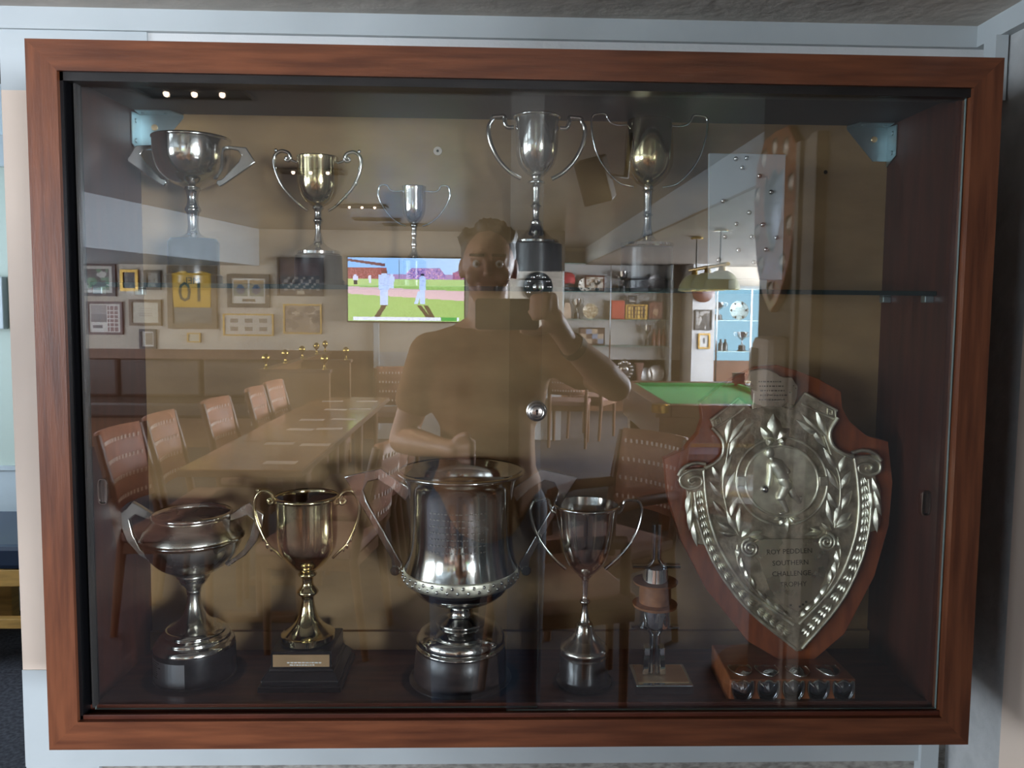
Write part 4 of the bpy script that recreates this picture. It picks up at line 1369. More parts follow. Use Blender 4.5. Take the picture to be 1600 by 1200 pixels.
for i, (px, py, w) in enumerate(spots):
    d = ray(px, py)
    k = (0.742 - CAM.z) / d.z
    p = CAM + d * k
    yy = 2 * GLASS_Y - p.y
    o = MB().obox((p.x, yy, 0.7406), 0.15, 0.07, 0.0012, (0, 0, 0.1 * (i % 3 - 1))).build('table_card', PAPER, None, origin=(p.x, yy, 0.74))
    side = p.x < -1.18
    rank = sum(1 for (qx, qy, _) in spots if qy > py and ((CAM + ray(qx, qy) * ((0.742 - CAM.z) / ray(qx, qy).z)).x < -1.18) == side)
    tag(o, '%s pale card from the cabinet on the %s half of the long tables' % (('first', 'second', 'third', 'fourth', 'fifth', 'sixth', 'seventh', 'eighth', 'ninth', 'tenth', 'eleventh')[rank], 'panelled' if side else 'aisle'), 'card', 'cards lying on the long tables')


def make_chair(label, back_mat, arms=False, dots=True):
    root = empty('dining_chair', (0, 0, 0), label, 'chair', 'club dining chairs')
    # local frame: sitter faces +x, seat centre at origin
    MB().box(-0.20, 0.22, -0.21, 0.21, 0.43, 0.48).build('seat', PINK, root, local=True, bevel=0.015)
    MB().box(-0.20, 0.21, -0.205, 0.205, 0.38, 0.43).build('seat_frame', CHW, root, local=True)
    for sy in (-1, 1):
        MB().tube([(0.18, sy * 0.185, 0), (0.18, sy * 0.185, 0.66 if arms else 0.40)], [0.016, 0.02], 10).build('leg', CHW, root, 50, local=True)
        MB().tube([(-0.25, sy * 0.19, 0), (-0.20, sy * 0.19, 0.42), (-0.25, sy * 0.19, 0.70), (-0.30, sy * 0.19, 0.90)], [0.016, 0.022, 0.02, 0.018], 10).build('back_post', CHW, root, 50, local=True)
        if arms:
            MB().tube([(0.18, sy * 0.185, 0.66), (0.0, sy * 0.20, 0.675), (-0.23, sy * 0.19, 0.66)], 0.02, 10, flat=(1.2, 0.8)).build('arm', CHW, root, 50, local=True)
    m = MB()
    N = 8
    vs = []
    for j in range(5):
        z = 0.56 + 0.35 * j / 4
        for i in range(N + 1):
            u = -1 + 2 * i / N
            x = -0.215 - (z - 0.5) * 0.21 - 0.035 * (1 - u * u)
            vs.append((x, u * 0.18, z))
    fs = [(j * (N + 1) + i, j * (N + 1) + i + 1, (j + 1) * (N + 1) + i + 1, (j + 1) * (N + 1) + i) for j in range(4) for i in range(N)]
    bk = m.add(vs, fs).build('backrest', back_mat, root, 60, local=True)
    so_ = bk.modifiers.new('thickness', 'SOLIDIFY')
    so_.thickness = 0.028
    so_.offset = 0
    if dots:
        m = MB()
        for j in range(4):
            z = 0.60 + j * 0.085
            for i in range(12):
                u = -0.85 + 1.7 * i / 11
                x = -0.215 - (z - 0.5) * 0.21 - 0.035 * (1 - u * u)
                for s_ in (-0.0165, 0.0165):
                    m.obox((x + s_, u * 0.18, z), 0.003, 0.011, 0.018)
        m.build('perforations', DOT, bk, local=True)
    return root


ch = make_chair('chair', PERF)
ARM = make_chair('armchair', PERF, True)
used = {'c': False, 'a': False}


def put(x, y, rz, label, arm=False):
    key, src = ('a', ARM) if arm else ('c', ch)
    o = src if not used[key] else copy_tree(src)
    used[key] = True
    o.location = (x, y, 0)
    o.rotation_euler = (0, 0, rz)
    o['label'] = label
    return o


for i, (xx, yy) in enumerate(((-1.46, -2.76), (-1.46, -3.23), (-1.40, -3.86), (-1.36, -4.52), (-1.36, -4.95))):
    put(xx, yy, radians((2, -2, 3, -2, 2)[i]), ('pink backed chair nearest the cabinet on the panelled side of the long table', 'second pink chair from the cabinet on the panelled side of the table', 'middle pink chair on the panelled side of the long table', 'fourth pink chair from the cabinet on the panelled side of the table', 'pink chair by the booth partition at the end of the long table')[i])
for i, yy in enumerate((-2.55, -3.05, -3.6)):
    put(-0.78, yy, pi + radians((8, 2, -4)[i]), ('perforated back chair nearest the cabinet on the aisle side of the long table', 'middle perforated back chair on the aisle side of the long table', 'perforated back chair farther along the aisle side of the long table')[i])

BANQ = mat('dark_brown_vinyl', (58, 40, 34), 0.45)
root = empty('banquette', (-3.6, TVY + 0.4, 0), 'dark brown upholstered banquette against the panelling under the pictures', 'bench')
MB().box(-4.9, -2.3, TVY + 0.04, TVY + 0.62, 0.30, 0.46).build('seat', BANQ, root, bevel=0.03)
MB().box(-4.9, -2.3, TVY + 0.03, TVY + 0.58, 0.0, 0.30).build('base', DADO, root)
for k in range(3):
    MB().box(-4.9 + k * 0.87, -4.05 + k * 0.87, TVY + 0.04, TVY + 0.16, 0.46, 0.86).build('back_cushion', BANQ, root, bevel=0.03)

PARW = mat('partition_wood', (112, 78, 48), 0.4, noise=0.12, scale=5, stretch=(6, 6, 1))


def partition(x0, x1, y0, y1, label, knobs, panels):
    xm, ym = (x0 + x1) / 2, (y0 + y1) / 2
    root = empty('booth_partition', (xm, ym, 0), label, 'partition', 'low wooden booth partitions')
    MB().box(x0, x1, y0, y1, 0.0, 0.93).build('panel', PARW, root)
    MB().box(x0 - 0.015, x1 + 0.015, y0 - 0.015, y1 + 0.015, 0.93, 0.955).build('cap_rail', CHW, root, bevel=0.004)
    for kx, ky in knobs:
        MB().lathe([(0.016, 0), (0.014, 0.01), (0.008, 0.02), (0.007, 0.045), (0.012, 0.052), (0.024, 0.062), (0.031, 0.085), (0.024, 0.108), (0.010, 0.118), (0, 0.12)], (kx, ky, 0.955), 16).build('brass_knob', BRASS, root, 60)


partition(-1.90, -1.84, -7.8, -5.45, 'long low wooden partition with four brass knobs along its top', [(-1.87, -5.52), (-1.87, -6.1), (-1.87, -6.7), (-1.87, -7.3), (-1.87, -7.7)], 2)
partition(-1.84, -1.36, -5.51, -5.45, 'short low wooden partition closing the booth behind the long table', [(-1.40, -5.48)], 1)
partition(-1.84, -1.40, -6.61, -6.55, 'short low wooden partition in the middle of the booths', [(-1.44, -6.58)], 1)

# ------------------------------------------------------------------ round table and chairs beside the pool table
rt = (1.13, -2.21)
root = empty('round_table', (rt[0], rt[1], 0), 'round mahogany coloured table on a pedestal beside the armchair', 'table')
MB().lathe([(0, 0.70), (0.36, 0.70), (0.385, 0.712), (0.385, 0.735), (0.375, 0.742), (0, 0.742)], (rt[0], rt[1], 0), 48).build('table_top', mat('red_table_wood', (110, 50, 34), 0.2, coat=0.4, noise=0.15, scale=6), root, 40)
MB().lathe([(0.035, 0.70), (0.04, 0.55), (0.03, 0.3), (0.05, 0.12), (0.24, 0.03), (0.25, 0.0)], (rt[0], rt[1], 0), 24).build('pedestal', CHW, root, 50)
for dx, dy, a, lb in ((-0.16, 0.12, 0.3, 'pale card on the round table beside the armchair'), (0.12, 0.16, -0.5, 'pale card on the round table closest to the cabinet'), (0.1, -0.12, 0.9, 'pale card on the round table towards the pool table')):
    o = MB().obox((rt[0] + dx, rt[1] + dy, 0.7428), 0.15, 0.10, 0.0012, (0, 0, a)).build('table_card', PAPER, None, origin=(rt[0] + dx, rt[1] + dy, 0.742))
    tag(o, lb, 'card', 'cards on the round table')
put(0.47, -2.52, radians(140), 'wooden armchair with perforated back drawn up to the round table', True)
put(0.22, -1.95, radians(-15), 'wooden armchair half hidden behind the photographer by the round table', True)
put(0.72, -7.6, radians(-80), 'small pink seated chair far off against the panelled wall')
put(1.02, -8.1, radians(-60), 'wooden chair behind the small pink chair near the display shelves')
put(-1.0, -6.7, radians(-100), 'chair at the far end of the long tables below the television')

# ------------------------------------------------------------------ pool table and its lamp
x0, x1, y0, y1, zt_ = 0.99, 2.08, -5.85, -4.2, 0.85
BAIZE = mat('green_baize', (58, 170, 92), 0.85, noise=0.05, scale=30)
PWOOD = mat('pool_table_wood', (112, 62, 38), 0.3, noise=0.2, scale=8, coat=0.3)
root = empty('pool_table', ((x0 + x1) / 2, (y0 + y1) / 2, 0), 'wooden pool table with bright green cloth and brass corners', 'pool table')
MB().box(x0 + 0.1, x1 - 0.1, y0 + 0.1, y1 - 0.1, zt_ - 0.05, zt_ - 0.03).build('cloth', BAIZE, root)
for q in ((x0, x0 + 0.1, y0, y1), (x1 - 0.1, x1, y0, y1), (x0 + 0.1, x1 - 0.1, y0, y0 + 0.1), (x0 + 0.1, x1 - 0.1, y1 - 0.1, y1)):
    MB().box(*q, zt_ - 0.08, zt_).build('rail', PWOOD, root, bevel=0.006)
for q in ((x0 + 0.1, x0 + 0.135, y0 + 0.15, y1 - 0.15), (x1 - 0.135, x1 - 0.1, y0 + 0.15, y1 - 0.15), (x0 + 0.15, x1 - 0.15, y0 + 0.1, y0 + 0.135), (x0 + 0.15, x1 - 0.15, y1 - 0.135, y1 - 0.1)):
    MB().box(*q, zt_ - 0.05, zt_ - 0.004).build('cushion', BAIZE, root, bevel=0.006)
MB().box(x0 + 0.03, x1 - 0.03, y0 + 0.03, y1 - 0.03, zt_ - 0.27, zt_ - 0.08).build('apron', PWOOD, root)
MB().box(x0 + 0.02, x1 - 0.02, y1 - 0.035, y1 - 0.02, zt_ - 0.275, zt_ - 0.25).build('moulding', GOLD, root)
for xx in (x0 + 0.04, x1 - 0.04):
    for yy in (y0 + 0.04, y1 - 0.04):
        MB().lathe([(0, 0.006), (0.05, 0.006), (0.062, 0), (0.062, -0.05)], (xx, yy, zt_), 16).build('corner_cap', BRASS, root, 50)
MB().box(x0 + 0.15, x1 - 0.15, y0 + 0.25, y1 - 0.18, 0.12, zt_ - 0.27).build('cabinet_body', mat('pool_body', (92, 36, 28), 0.4), root)
for xx in (x0 + 0.13, x1 - 0.13):
    for yy in (y0 + 0.15, y1 - 0.15):
        MB().frustum((xx, yy), 0, zt_ - 0.2, 0.05, 0.05, 0.07, 0.07).build('leg', PWOOD, root)
sg = V(1068, 676, 4.05)
MB().box(x0 + 0.24, x0 + 0.46, y1 - 0.18, y1 - 0.176, 0.50, 0.60).build('notice', mat('lilac_notice', (222, 196, 214), 0.6), root)
o = MB().obox((1.98, -5.78, zt_ + 0.04), 0.09, 0.06, 0.08).build('chalk_box', BKFR, None, origin=(1.98, -5.78, zt_))
tag(o, 'small black box standing on the corner of the pool table', 'box')

lx, lz = 1.5, 1.60
root = empty('pool_table_lamp', (lx, -5.0, lz), 'brass pool table lamp bar with three cream shades', 'lamp')
MB().tube([(lx, -4.45, lz + 0.17), (lx, -5.55, lz + 0.17)], 0.014, 10).build('bar', BRASS, root, 50)
for yy in (-4.65, -5.35):
    MB().tube([(lx, yy, lz + 0.17), (lx, yy, CZ - 0.2)], 0.006, 8).build('rod', BKFR, root, 50)
    MB().lathe([(0.012, 0), (0.05, -0.02), (0.05, -0.03), (0.0, -0.03)], (lx, yy, 2.03), 16).build('ceiling_cup', BRASS, root, 50)
CSH = mat('cream_shade', (206, 200, 150), 0.3, coat=0.4)
for yy in (-4.6, -5.0, -5.4):
    shd = MB().lathe([(0.03, 0.13), (0.05, 0.125), (0.085, 0.10), (0.115, 0.05), (0.128, 0.0), (0.122, 0.0), (0.08, 0.09), (0.03, 0.115)], (lx, yy, lz), 28).build('shade', CSH, root, 50)
    MB().lathe([(0.012, 0.17), (0.02, 0.16), (0.025, 0.13), (0.0, 0.13)], (lx, yy, lz), 12).build('holder', BRASS, shd, 50)
    MB().ball((lx, yy, lz + 0.05), 0.035, 12).build('bulb', emitter('pool_bulb', (255, 214, 150), 40), shd, 60)

# ------------------------------------------------------------------ display shelving in the bay
SHV = PLY + 0.02
a, b3 = V(877, 392, 10.2), V(1043, 596, 10.2)
yb = PLY
root = empty('display_shelving', ((a.x + b3.x) / 2, yb + 0.15, b3.z), 'white recessed display shelving with glass shelves full of trophies', 'shelving')
MB().box(a.x, b3.x, yb, yb + 0.02, b3.z, a.z).build('back_panel', mat('shelf_back', (164, 160, 156), 0.6), root)
for xx in (a.x, b3.x - 0.03):
    MB().box(xx, xx + 0.03, yb + 0.02, yb + 0.32, b3.z, a.z).build('side_panel', WHITE, root)
MB().box(a.x - 0.05, b3.x + 0.05, yb + 0.02, yb + 0.36, b3.z - 0.06, b3.z).build('base_board', CHW, root)
levels = []
for py in (412, 456, 499, 540):
    z = V(960, py, 10.05).z
    levels.append(z)
    MB().box(a.x + 0.03, b3.x - 0.03, yb + 0.02, yb + 0.30, z - 0.008, z).build('glass_shelf', mat('shelf_green_edge', (96, 128, 120), 0.2), root)
MB().box((a.x + b3.x) / 2 - 0.1, (a.x + b3.x) / 2 - 0.085, yb + 0.31, yb + 0.325, b3.z, a.z).build('door_edge', CHROME, root)
levels.append(b3.z)
YS = yb + 0.16
GRPS = 'trophies and keepsakes on the display shelving'


def sx(px, z):
    return V(px, 500, -YS + 2 * GLASS_Y).x


def plate_item(px, z, r_, cm, label, nm='commemorative_plate', dots=0):
    x = sx(px, z)
    root_ = empty(nm, (x, YS, z), label, 'plate', GRPS)
    Mt = Matrix.Rotation(-pi / 2 + 0.15, 3, 'X')
    c_ = Vector((x, YS, z + r_))
    bdy = MB().lathe([(0, -0.004), (r_ * 0.7, -0.004), (r_, 0.012), (r_, 0.018), (r_ * 0.68, 0.004), (0, 0.004)], c_, 28, Mt).build('dish', cm, root_, 40)
    if dots:
        m = MB()
        for i in range(dots):
            q = 2 * pi * i / dots
            m.ball(c_ + Mt @ Vector((r_ * 0.8 * cos(q), r_ * 0.8 * sin(q), 0.012)), r_ * 0.12, 8)
        m.build('badges', DKFR, bdy)


def cup_item(px, z, h, w, label, mt=None, plinth=True):
    x = sx(px, z)
    root_ = empty('trophy_cup', (x, YS, z), label, 'trophy', GRPS)
    MB().lathe([(w * 0.22, h * 0.30), (w * 0.07, h * 0.38), (w * 0.06, h * 0.55), (w * 0.25, h * 0.62), (w * 0.45, h * 0.75), (w * 0.5, h), (w * 0.46, h), (w * 0.4, h * 0.78), (0, h * 0.66)], (x, YS, z), 24).build('cup', mt or SILVER, root_, 50)
    MB().lathe([(w * 0.3, h * 0.30), (w * 0.32, h * 0.06), (w * 0.4, h * 0.04), (w * 0.4, 0), (0, 0)], (x, YS, z), 20).build('plinth', BLACKW, root_, 40)
    for s_ in (-1, 1):
        MB().tube(spline([(x + s_ * w * 0.42, YS, z + h * 0.7), (x + s_ * w * 0.75, YS, z + h * 0.85), (x + s_ * w * 0.7, YS, z + h * 0.98), (x + s_ * w * 0.48, YS, z + h * 0.94)], 3), w * 0.035, 6).build('handle', mt or SILVER, root_, 60)


def frame_item(px, z, w, h, fm, fn, label, cat='picture', lean=0.0):
    x = sx(px, z)
    root_ = empty('framed_keepsake', (x, YS, z), label, cat, GRPS)
    MB().box(x - w / 2, x + w / 2, YS - 0.01, YS + 0.01, z, z + h).build('frame', fm, root_, bevel=0.003)
    picture('print', (x - w / 2 + 0.02, YS + 0.0106, z + h - 0.02), (w - 0.04, 0, 0), (0, 0, -(h - 0.04)), 16, 12, fn, PRINT, root_)


L0, L1, L2, L3, L4 = levels
RED = mat('red_cap_cloth', (150, 34, 40), 0.7)
x = sx(884, L1)
root = empty('sports_helmet', (x, YS, L1), 'red sports helmet with wire face guard on the display shelving', 'helmet', GRPS)
MB().lathe([(0.115, 0.10), (0.125, 0.16), (0.11, 0.22), (0.07, 0.255), (0, 0.265)], (x, YS, L1), 24).build('shell', RED, root, 50)
m = MB()
for dz in (0.02, 0.06, 0.1):
    m.tube([(x + 0.11 * cos(q), YS + 0.12 * sin(q), L1 + dz) for q in [pi * i / 8 for i in range(9)]], 0.006, 6)
for q in (0.3, 1.2, 1.9, 2.8):
    m.tube([(x + 0.11 * cos(q), YS + 0.12 * sin(q), L1), (x + 0.115 * cos(q), YS + 0.12 * sin(q), L1 + 0.12)], 0.006, 6)
m.build('face_guard', DKFR, root, 60)
plate_item(913, L1, 0.09, mat('china_white', (222, 214, 200), 0.25), 'white china plate with badges round its rim', dots=8)
frame_item(928, L1, 0.27, 0.22, REDFR, lambda u, v: (196, 186, 172) if (int(u * 6) + int(v * 5)) % 3 else (150, 130, 110), 'red brown framed sheet behind the small cup on the display shelving')
cup_item(932, L1, 0.15, 0.10, 'small silver cup in front of the framed sheet')
cup_item(972, L1, 0.28, 0.14, 'tall silver cup in the upper middle of the display shelving')
plate_item(1024, L1, 0.12, mat('dark_pewter', (86, 82, 80), 0.35, 0.8), 'dark pewter plate at the end of the upper display shelf')
x = sx(997, L1)
o = MB().box(x - 0.12, x + 0.12, YS - 0.06, YS + 0.06, L1, L1 + 0.19).box(x - 0.1, x + 0.1, YS - 0.05, YS + 0.05, L1 + 0.19, L1 + 0.21).build('presentation_box', mat('black_box', (36, 34, 38), 0.3, coat=0.4), None, origin=(x, YS, L1), bevel=0.006)
tag(o, 'black presentation box on the upper display shelf', 'box', GRPS)
cup_item(901, L2, 0.27, 0.12, 'silver cup with a black plinth on the middle display shelf')
plate_item(922, L2, 0.105, mat('patterned_china', (214, 200, 170), 0.3, c2=(120, 96, 70), scale=30), 'round patterned china dish on the middle display shelf')
x = sx(965, L2)
o = MB().box(x - 0.09, x + 0.09, YS - 0.02, YS + 0.02, L2, L2 + 0.255).box(x - 0.085, x + 0.088, YS - 0.017, YS + 0.022, L2 + 0.004, L2 + 0.25).build('red_book', mat('red_book_cover', (168, 62, 40), 0.5), None, origin=(x, YS, L2), bevel=0.003)
tag(o, 'tall orange red book standing on the display shelving', 'book', GRPS)
frame_item(994, L2, 0.30, 0.205, GOLD, lambda u, v: (220, 180, 90) if (u * 6) % 1 > 0.55 and (v * 3) % 1 > 0.35 else (92, 66, 44), 'gilt framed case of medals in three rows', 'medal case')
frame_item(987, L2 + 0.215, 0.12, 0.11, BKFR, lambda u, v: (150, 146, 140) if v > 0.4 + 0.3 * u else (70, 70, 74), 'tiny black framed photograph above the medal case')
frame_item(1024, L2, 0.21, 0.25, REDFR, lambda u, v: (126, 72, 48) if (u - 0.5) ** 2 + (v - 0.6) ** 2 > 0.05 else (188, 150, 116), 'brown framed shield picture at the end of the middle display shelf')
x = sx(886, L2)
o = MB().box(x - 0.05, x + 0.05, YS - 0.04, YS + 0.04, L2, L2 + 0.13).frustum((x, YS), L2 + 0.13, L2 + 0.22, 0.05, 0.04, 0.03, 0.02).build('card_box', mat('buff_card', (176, 150, 128), 0.6), None, origin=(x, YS, L2))
tag(o, 'buff card carton on the middle display shelf', 'box', GRPS)
frame_item(925, L3, 0.36, 0.24, DKFR, lambda u, v: ((90, 70, 60), (120, 130, 150), (160, 140, 120))[(int(u * 4) + 2 * int(v * 3)) % 3], 'dark collage of photographs on the lower display shelf')
cup_item(1012, L3, 0.28, 0.10, 'slender silver cup with crossed ribbons on the lower display shelf')
BTL = mat('brown_bottle', (112, 62, 44), 0.2)
for i, px in enumerate((1022, 1030, 1037)):
    x = sx(px, L3)
    o = MB().lathe([(0, 0), (0.032, 0), (0.033, 0.13), (0.014, 0.18), (0.012, 0.23), (0, 0.23)], (x, YS, L3), 16).build('bottle', BTL, None, 50, origin=(x, YS, L3))
    tag(o, ('brown bottle nearest the slender cup', 'middle brown bottle on the lower display shelf', 'brown bottle at the end of the lower display shelf')[i], 'bottle', GRPS)
x = sx(977, L4)
root = empty('shield_plaque', (x, YS, L4), 'black shield plaque ringed with silver discs at the foot of the display shelving', 'plaque', GRPS)
MB().prism([(x + u * 0.15, YS, L4 + 0.31 + v * 0.31) for u, v in [(-0.7, -0.2), (0, 0.02), (0.7, -0.2), (0.95, -0.4), (0.9, -0.65), (0.4, -0.95), (0, -1), (-0.4, -0.95), (-0.9, -0.65), (-0.95, -0.4)]], (0, -0.02, 0)).build('board', BLACKW, root)
for i in range(14):
    q = 2 * pi * i / 14
    MB().ball((x + 0.105 * cos(q), YS + 0.004, L4 + 0.155 + 0.115 * sin(q)), 0.021, 8, (1, 0.3, 1)).build('disc', SILVER, root, 60)
MB().ball((x, YS + 0.004, L4 + 0.155), 0.062, 16, (1, 0.2, 1)).build('centre_disc', SILVER, root, 60)
plate_item(1026, L4, 0.115, mat('pewter', (150, 144, 138), 0.3, 0.9), 'large pewter plate at the foot of the display shelving')
plate_item(1010, L4, 0.10, mat('pewter_grey', (140, 138, 136), 0.35, 0.9), 'smaller pewter plate leaning behind the large one')
x = sx(1000, L4)
o = MB().lathe([(0, 0), (0.05, 0), (0.035, 0.05), (0.055, 0.2), (0.07, 0.26), (0, 0.25)], (x, YS, L4), 16).build('vase', PINK, None, 50, origin=(x, YS, L4))
tag(o, 'narrow pink vase beside the black shield plaque', 'vase', GRPS)

# ------------------------------------------------------------------ white pier with small pictures and the bright glass cabinet
YP = V(1098, 500, 9.6).y
pa, pb = V(1083, 440, 9.6), V(1114, 600, 9.6)
struct('wall_pier', MB().box(pa.x, pb.x, PLY, YP, 0, 2.03), GREYW)
framed((1086, 484, 1112, 516), BKFR, blobs(21, (52, 48, 46), [(150, 144, 138), (96, 90, 86)], 12, 0.2), 'black framed group photograph on the white pier', 0.015, Y=YP, yv=9.58)
framed((1091, 521, 1109, 545), GOLD, lambda u, v: (90, 90, 94) if (u - 0.5) ** 2 * 3 + (v - 0.45) ** 2 < 0.06 else (206, 202, 196), 'tiny gilt framed portrait on the white pier', 0.02, Y=YP, yv=9.58)
c0 = V(1098, 455, 9.58)
root = empty('round_plaque', (c0.x, YP, c0.z - 0.14), 'round brown plaque with a ring of gold discs above the pier pictures', 'plaque')
MB().lathe([(0, 0.03), (0.13, 0.03), (0.145, 0.02), (0.145, 0)], c0, 28, Matrix.Rotation(-pi / 2, 3, 'X')).build('board', REDFR, root, 40)
for i in range(10):
    q = pi + pi * i / 9
    MB().ball((c0.x + 0.115 * cos(q), YP + 0.03, c0.z + 0.115 * sin(q)), 0.018, 8, (1, 0.4, 1)).build('disc', BRASS, root, 60)
# window in the end wall with a glass cabinet of trophies against it
w0, w1 = V(1114, 452, 10.2), V(1192, 598, 10.2)
fr = MB()
for s, e in ((w0.x - 0.05, w0.x), (w1.x, w1.x + 0.05)):
    fr.box(s, e, PLY, PLY + 0.05, w1.z - 0.05, w0.z + 0.05)
fr.box(w0.x, w1.x, PLY, PLY + 0.05, w0.z, w0.z + 0.05).box(w0.x, w1.x, PLY, PLY + 0.05, w1.z - 0.05, w1.z)
w = struct('window_6', fr, WHITE)
MB().add([(w0.x, PLY + 0.012, w1.z), (w1.x, PLY + 0.012, w1.z), (w1.x, PLY + 0.012, w0.z), (w0.x, PLY + 0.012, w0.z)], [(0, 1, 2, 3)]).build('pane', emitter('daylight_pane_end', (150, 200, 226), 3.2), w)
YS = PLY + 0.22
root = empty('glass_display_case', ((w0.x + w1.x) / 2, YS, w1.z), 'glass display case of trophies standing against the bright end window', 'display case')
for i, py in enumerate((452, 500, 548)):
    z = V(1150, py, 10.1).z
    MB().box(w0.x, w1.x, YS - 0.12, YS + 0.12, z - 0.01, z).build('glass_shelf', mat('case_shelf', (150, 176, 176), 0.15), root)
for xx in (w0.x, (w0.x + w1.x) / 2 + 0.1, w1.x):
    MB().box(xx - 0.012, xx + 0.012, YS + 0.11, YS + 0.13, w1.z, w0.z).build('upright', CHROME, root)
za, zb2 = V(1150, 500, 10.1).z, V(1150, 548, 10.1).z
GRPS = 'trophies in the bright glass display case'
cup_item(1122, za, 0.24, 0.16, 'silver cup on the top level of the bright display case', CHROME)
cup_item(1160, zb2, 0.26, 0.15, 'silver goblet in the middle of the bright display case', CHROME)
plate_item(1154, za, 0.13, mat('cut_glass', (176, 196, 196), 0.15, 0.5), 'big cut glass plate in the bright display case', dots=6)
BB = mat('dark_bottle', (30, 36, 34), 0.2)
for i, px in enumerate((1127, 1134)):
    x = sx(px, zb2)
    o = MB().lathe([(0, 0), (0.035, 0), (0.036, 0.09), (0.016, 0.12), (0.014, 0.16), (0, 0.16)], (x, YS, zb2), 14).build('bottle', BB, None, 50, origin=(x, YS, zb2))
    tag(o, ('small dark bottle next to the case upright', 'small dark bottle second from the case upright')[i], 'bottle', GRPS)

# ------------------------------------------------------------------ on the return wall: shield plaque and towel dispenser
BRZ = mat('dull_bronze', (118, 104, 92), 0.4, 0.9)
yc, zc = -1.125, 1.715
root = empty('wall_shield', (RX, yc, zc - 0.22), 'tall wooden shield hung on the return wall, ringed with small metal shields', 'plaque')
oh = [(0, 0.23), (0.09, 0.225), (0.15, 0.17), (0.165, 0.07), (0.155, -0.02), (0.12, -0.12), (0.06, -0.2), (0, -0.235)]
oo = oh + [(-x, z) for x, z in reversed(oh[1:-1])]
bd = MB().prism([(RX - 0.022, yc + u, zc + v) for u, v in oo], (0.02, 0, 0)).build('board', SHWOOD, root, bevel=0.003)
so2 = [(x * 0.035, z * 0.05) for x, z in so]
for u, v in ((0, 0.19), (0.085, 0.175), (-0.085, 0.175), (0.13, 0.08), (-0.13, 0.08), (0.125, -0.02), (-0.125, -0.02), (0.085, -0.11), (-0.085, -0.11), (0, -0.18)):
    MB().dome([(RX - 0.0225, yc + u + x, zc + v + z) for x, z in so2], (-0.008, 0, 0), 0.4).build('small_shield', BRZ, root, 40)
MB().dome([(RX - 0.0225, yc + x * 0.14, zc + 0.03 + z * 0.2) for x, z in so], (-0.015, 0, 0), 0.4).build('centre_shield', mat('dark_metal_shield', (92, 92, 98), 0.3, 1.0), root, 40)
root = empty('towel_dispenser', (RX, -1.06, 1.22), 'cream paper towel dispenser with a dark window on the return wall', 'dispenser')
MB().box(RX - 0.07, RX - 0.001, -1.13, -1.0, 1.24, 1.42).build('case', CREAM, root, bevel=0.02)
MB().box(RX - 0.0715, RX - 0.069, -1.115, -1.06, 1.28, 1.39).build('window', mat('smoked_window', (70, 62, 54), 0.2), root)
MB().box(RX - 0.065, RX - 0.004, -1.12, -1.01, 1.16, 1.24).build('tray', mat('brown_tray', (92, 70, 54), 0.4), root)

# ------------------------------------------------------------------ ceiling fittings and the loudspeaker
WARMB = emitter('warm_downlight_bulb', (255, 226, 196), 8)
for i, (xx, yy) in enumerate(((-1.12, -2.05), (-1.12, -3.85), (-1.12, -5.6))):
    root = empty('ceiling_light', (xx, yy, CZ), ('recessed black ceiling light closest to the cabinet', 'middle recessed black ceiling light over the long tables', 'recessed black ceiling light closest to the television')[i], 'ceiling light', 'recessed ceiling lights')
    m = MB()
    for q in ((-0.2, 0.2, -0.09, -0.075), (-0.2, 0.2, 0.075, 0.09), (-0.2, -0.185, -0.075, 0.075), (0.185, 0.2, -0.075, 0.075)):
        m.box(xx + q[0], xx + q[1], yy + q[2], yy + q[3], CZ - 0.012, CZ)
    m.build('trim_ring', BKFR, root)
    MB().box(xx - 0.185, xx + 0.185, yy - 0.075, yy + 0.075, CZ - 0.006, CZ - 0.001).build('recess', mat('matt_black', (14, 14, 15), 0.8), root)
    for dx in (-0.1, 0.0, 0.1):
        MB().ball((xx + dx, yy, CZ - 0.013), 0.011, 10).build('bulb', WARMB, root, 60)
    for dx in (0.0,):
        ld = bpy.data.lights.new('downlight', 'SPOT')
        ld.energy = DOWNLIGHT
        ld.color = (1.0, 0.80, 0.58)
        ld.spot_size = radians(125)
        ld.spot_blend = 0.6
        ld.shadow_soft_size = 0.05
        lo = bpy.data.objects.new('downlight_beam', ld)
        col.objects.link(lo)
        lo.parent = root
        lo.location = (dx, 0, -0.03)
for i, (xx, yy) in enumerate(((-1.15, -6.6), (-0.95, -7.1))):
    root = empty('ceiling_vent', (xx, yy, CZ), ('black slotted ceiling vent ahead of the television', 'black slotted ceiling vent closest to the television wall')[i], 'vent', 'ceiling vents')
    MB().box(xx - 0.22, xx + 0.22, yy - 0.07, yy + 0.07, CZ - 0.01, CZ - 0.001).build('frame', BKFR, root)
    for k in range(4):
        MB().obox((xx, yy - 0.045 + k * 0.03, CZ - 0.012), 0.42, 0.02, 0.003, (0.5, 0, 0)).build('slat', BKFR, root)
sp0 = V(930, 282, 2.6)
root = empty('loudspeaker', sp0, 'dark loudspeaker tilted on a bracket under the ceiling', 'loudspeaker')
SPK = mat('speaker_case', (42, 36, 32), 0.6)
GRL = mat('speaker_grille', (62, 54, 46), 0.8, noise=0.3, scale=300)
RS = (radians(-18), radians(-12), radians(20))
MB().obox(sp0, 0.13, 0.12, 0.19, RS).build('case', SPK, root, bevel=0.008)
Mr = Euler(RS).to_matrix()
MB().obox(sp0 + Mr @ Vector((0, 0.061, 0)), 0.112, 0.006, 0.172, RS).build('grille', GRL, root)
MB().tube([sp0 + Mr @ Vector((0.065, -0.02, 0)), sp0 + Vector((0.14, -0.04, 0.02)), sp0 + Vector((0.16, -0.05, CZ - sp0.z))], 0.012, 8).build('bracket', SPK, root, 50)
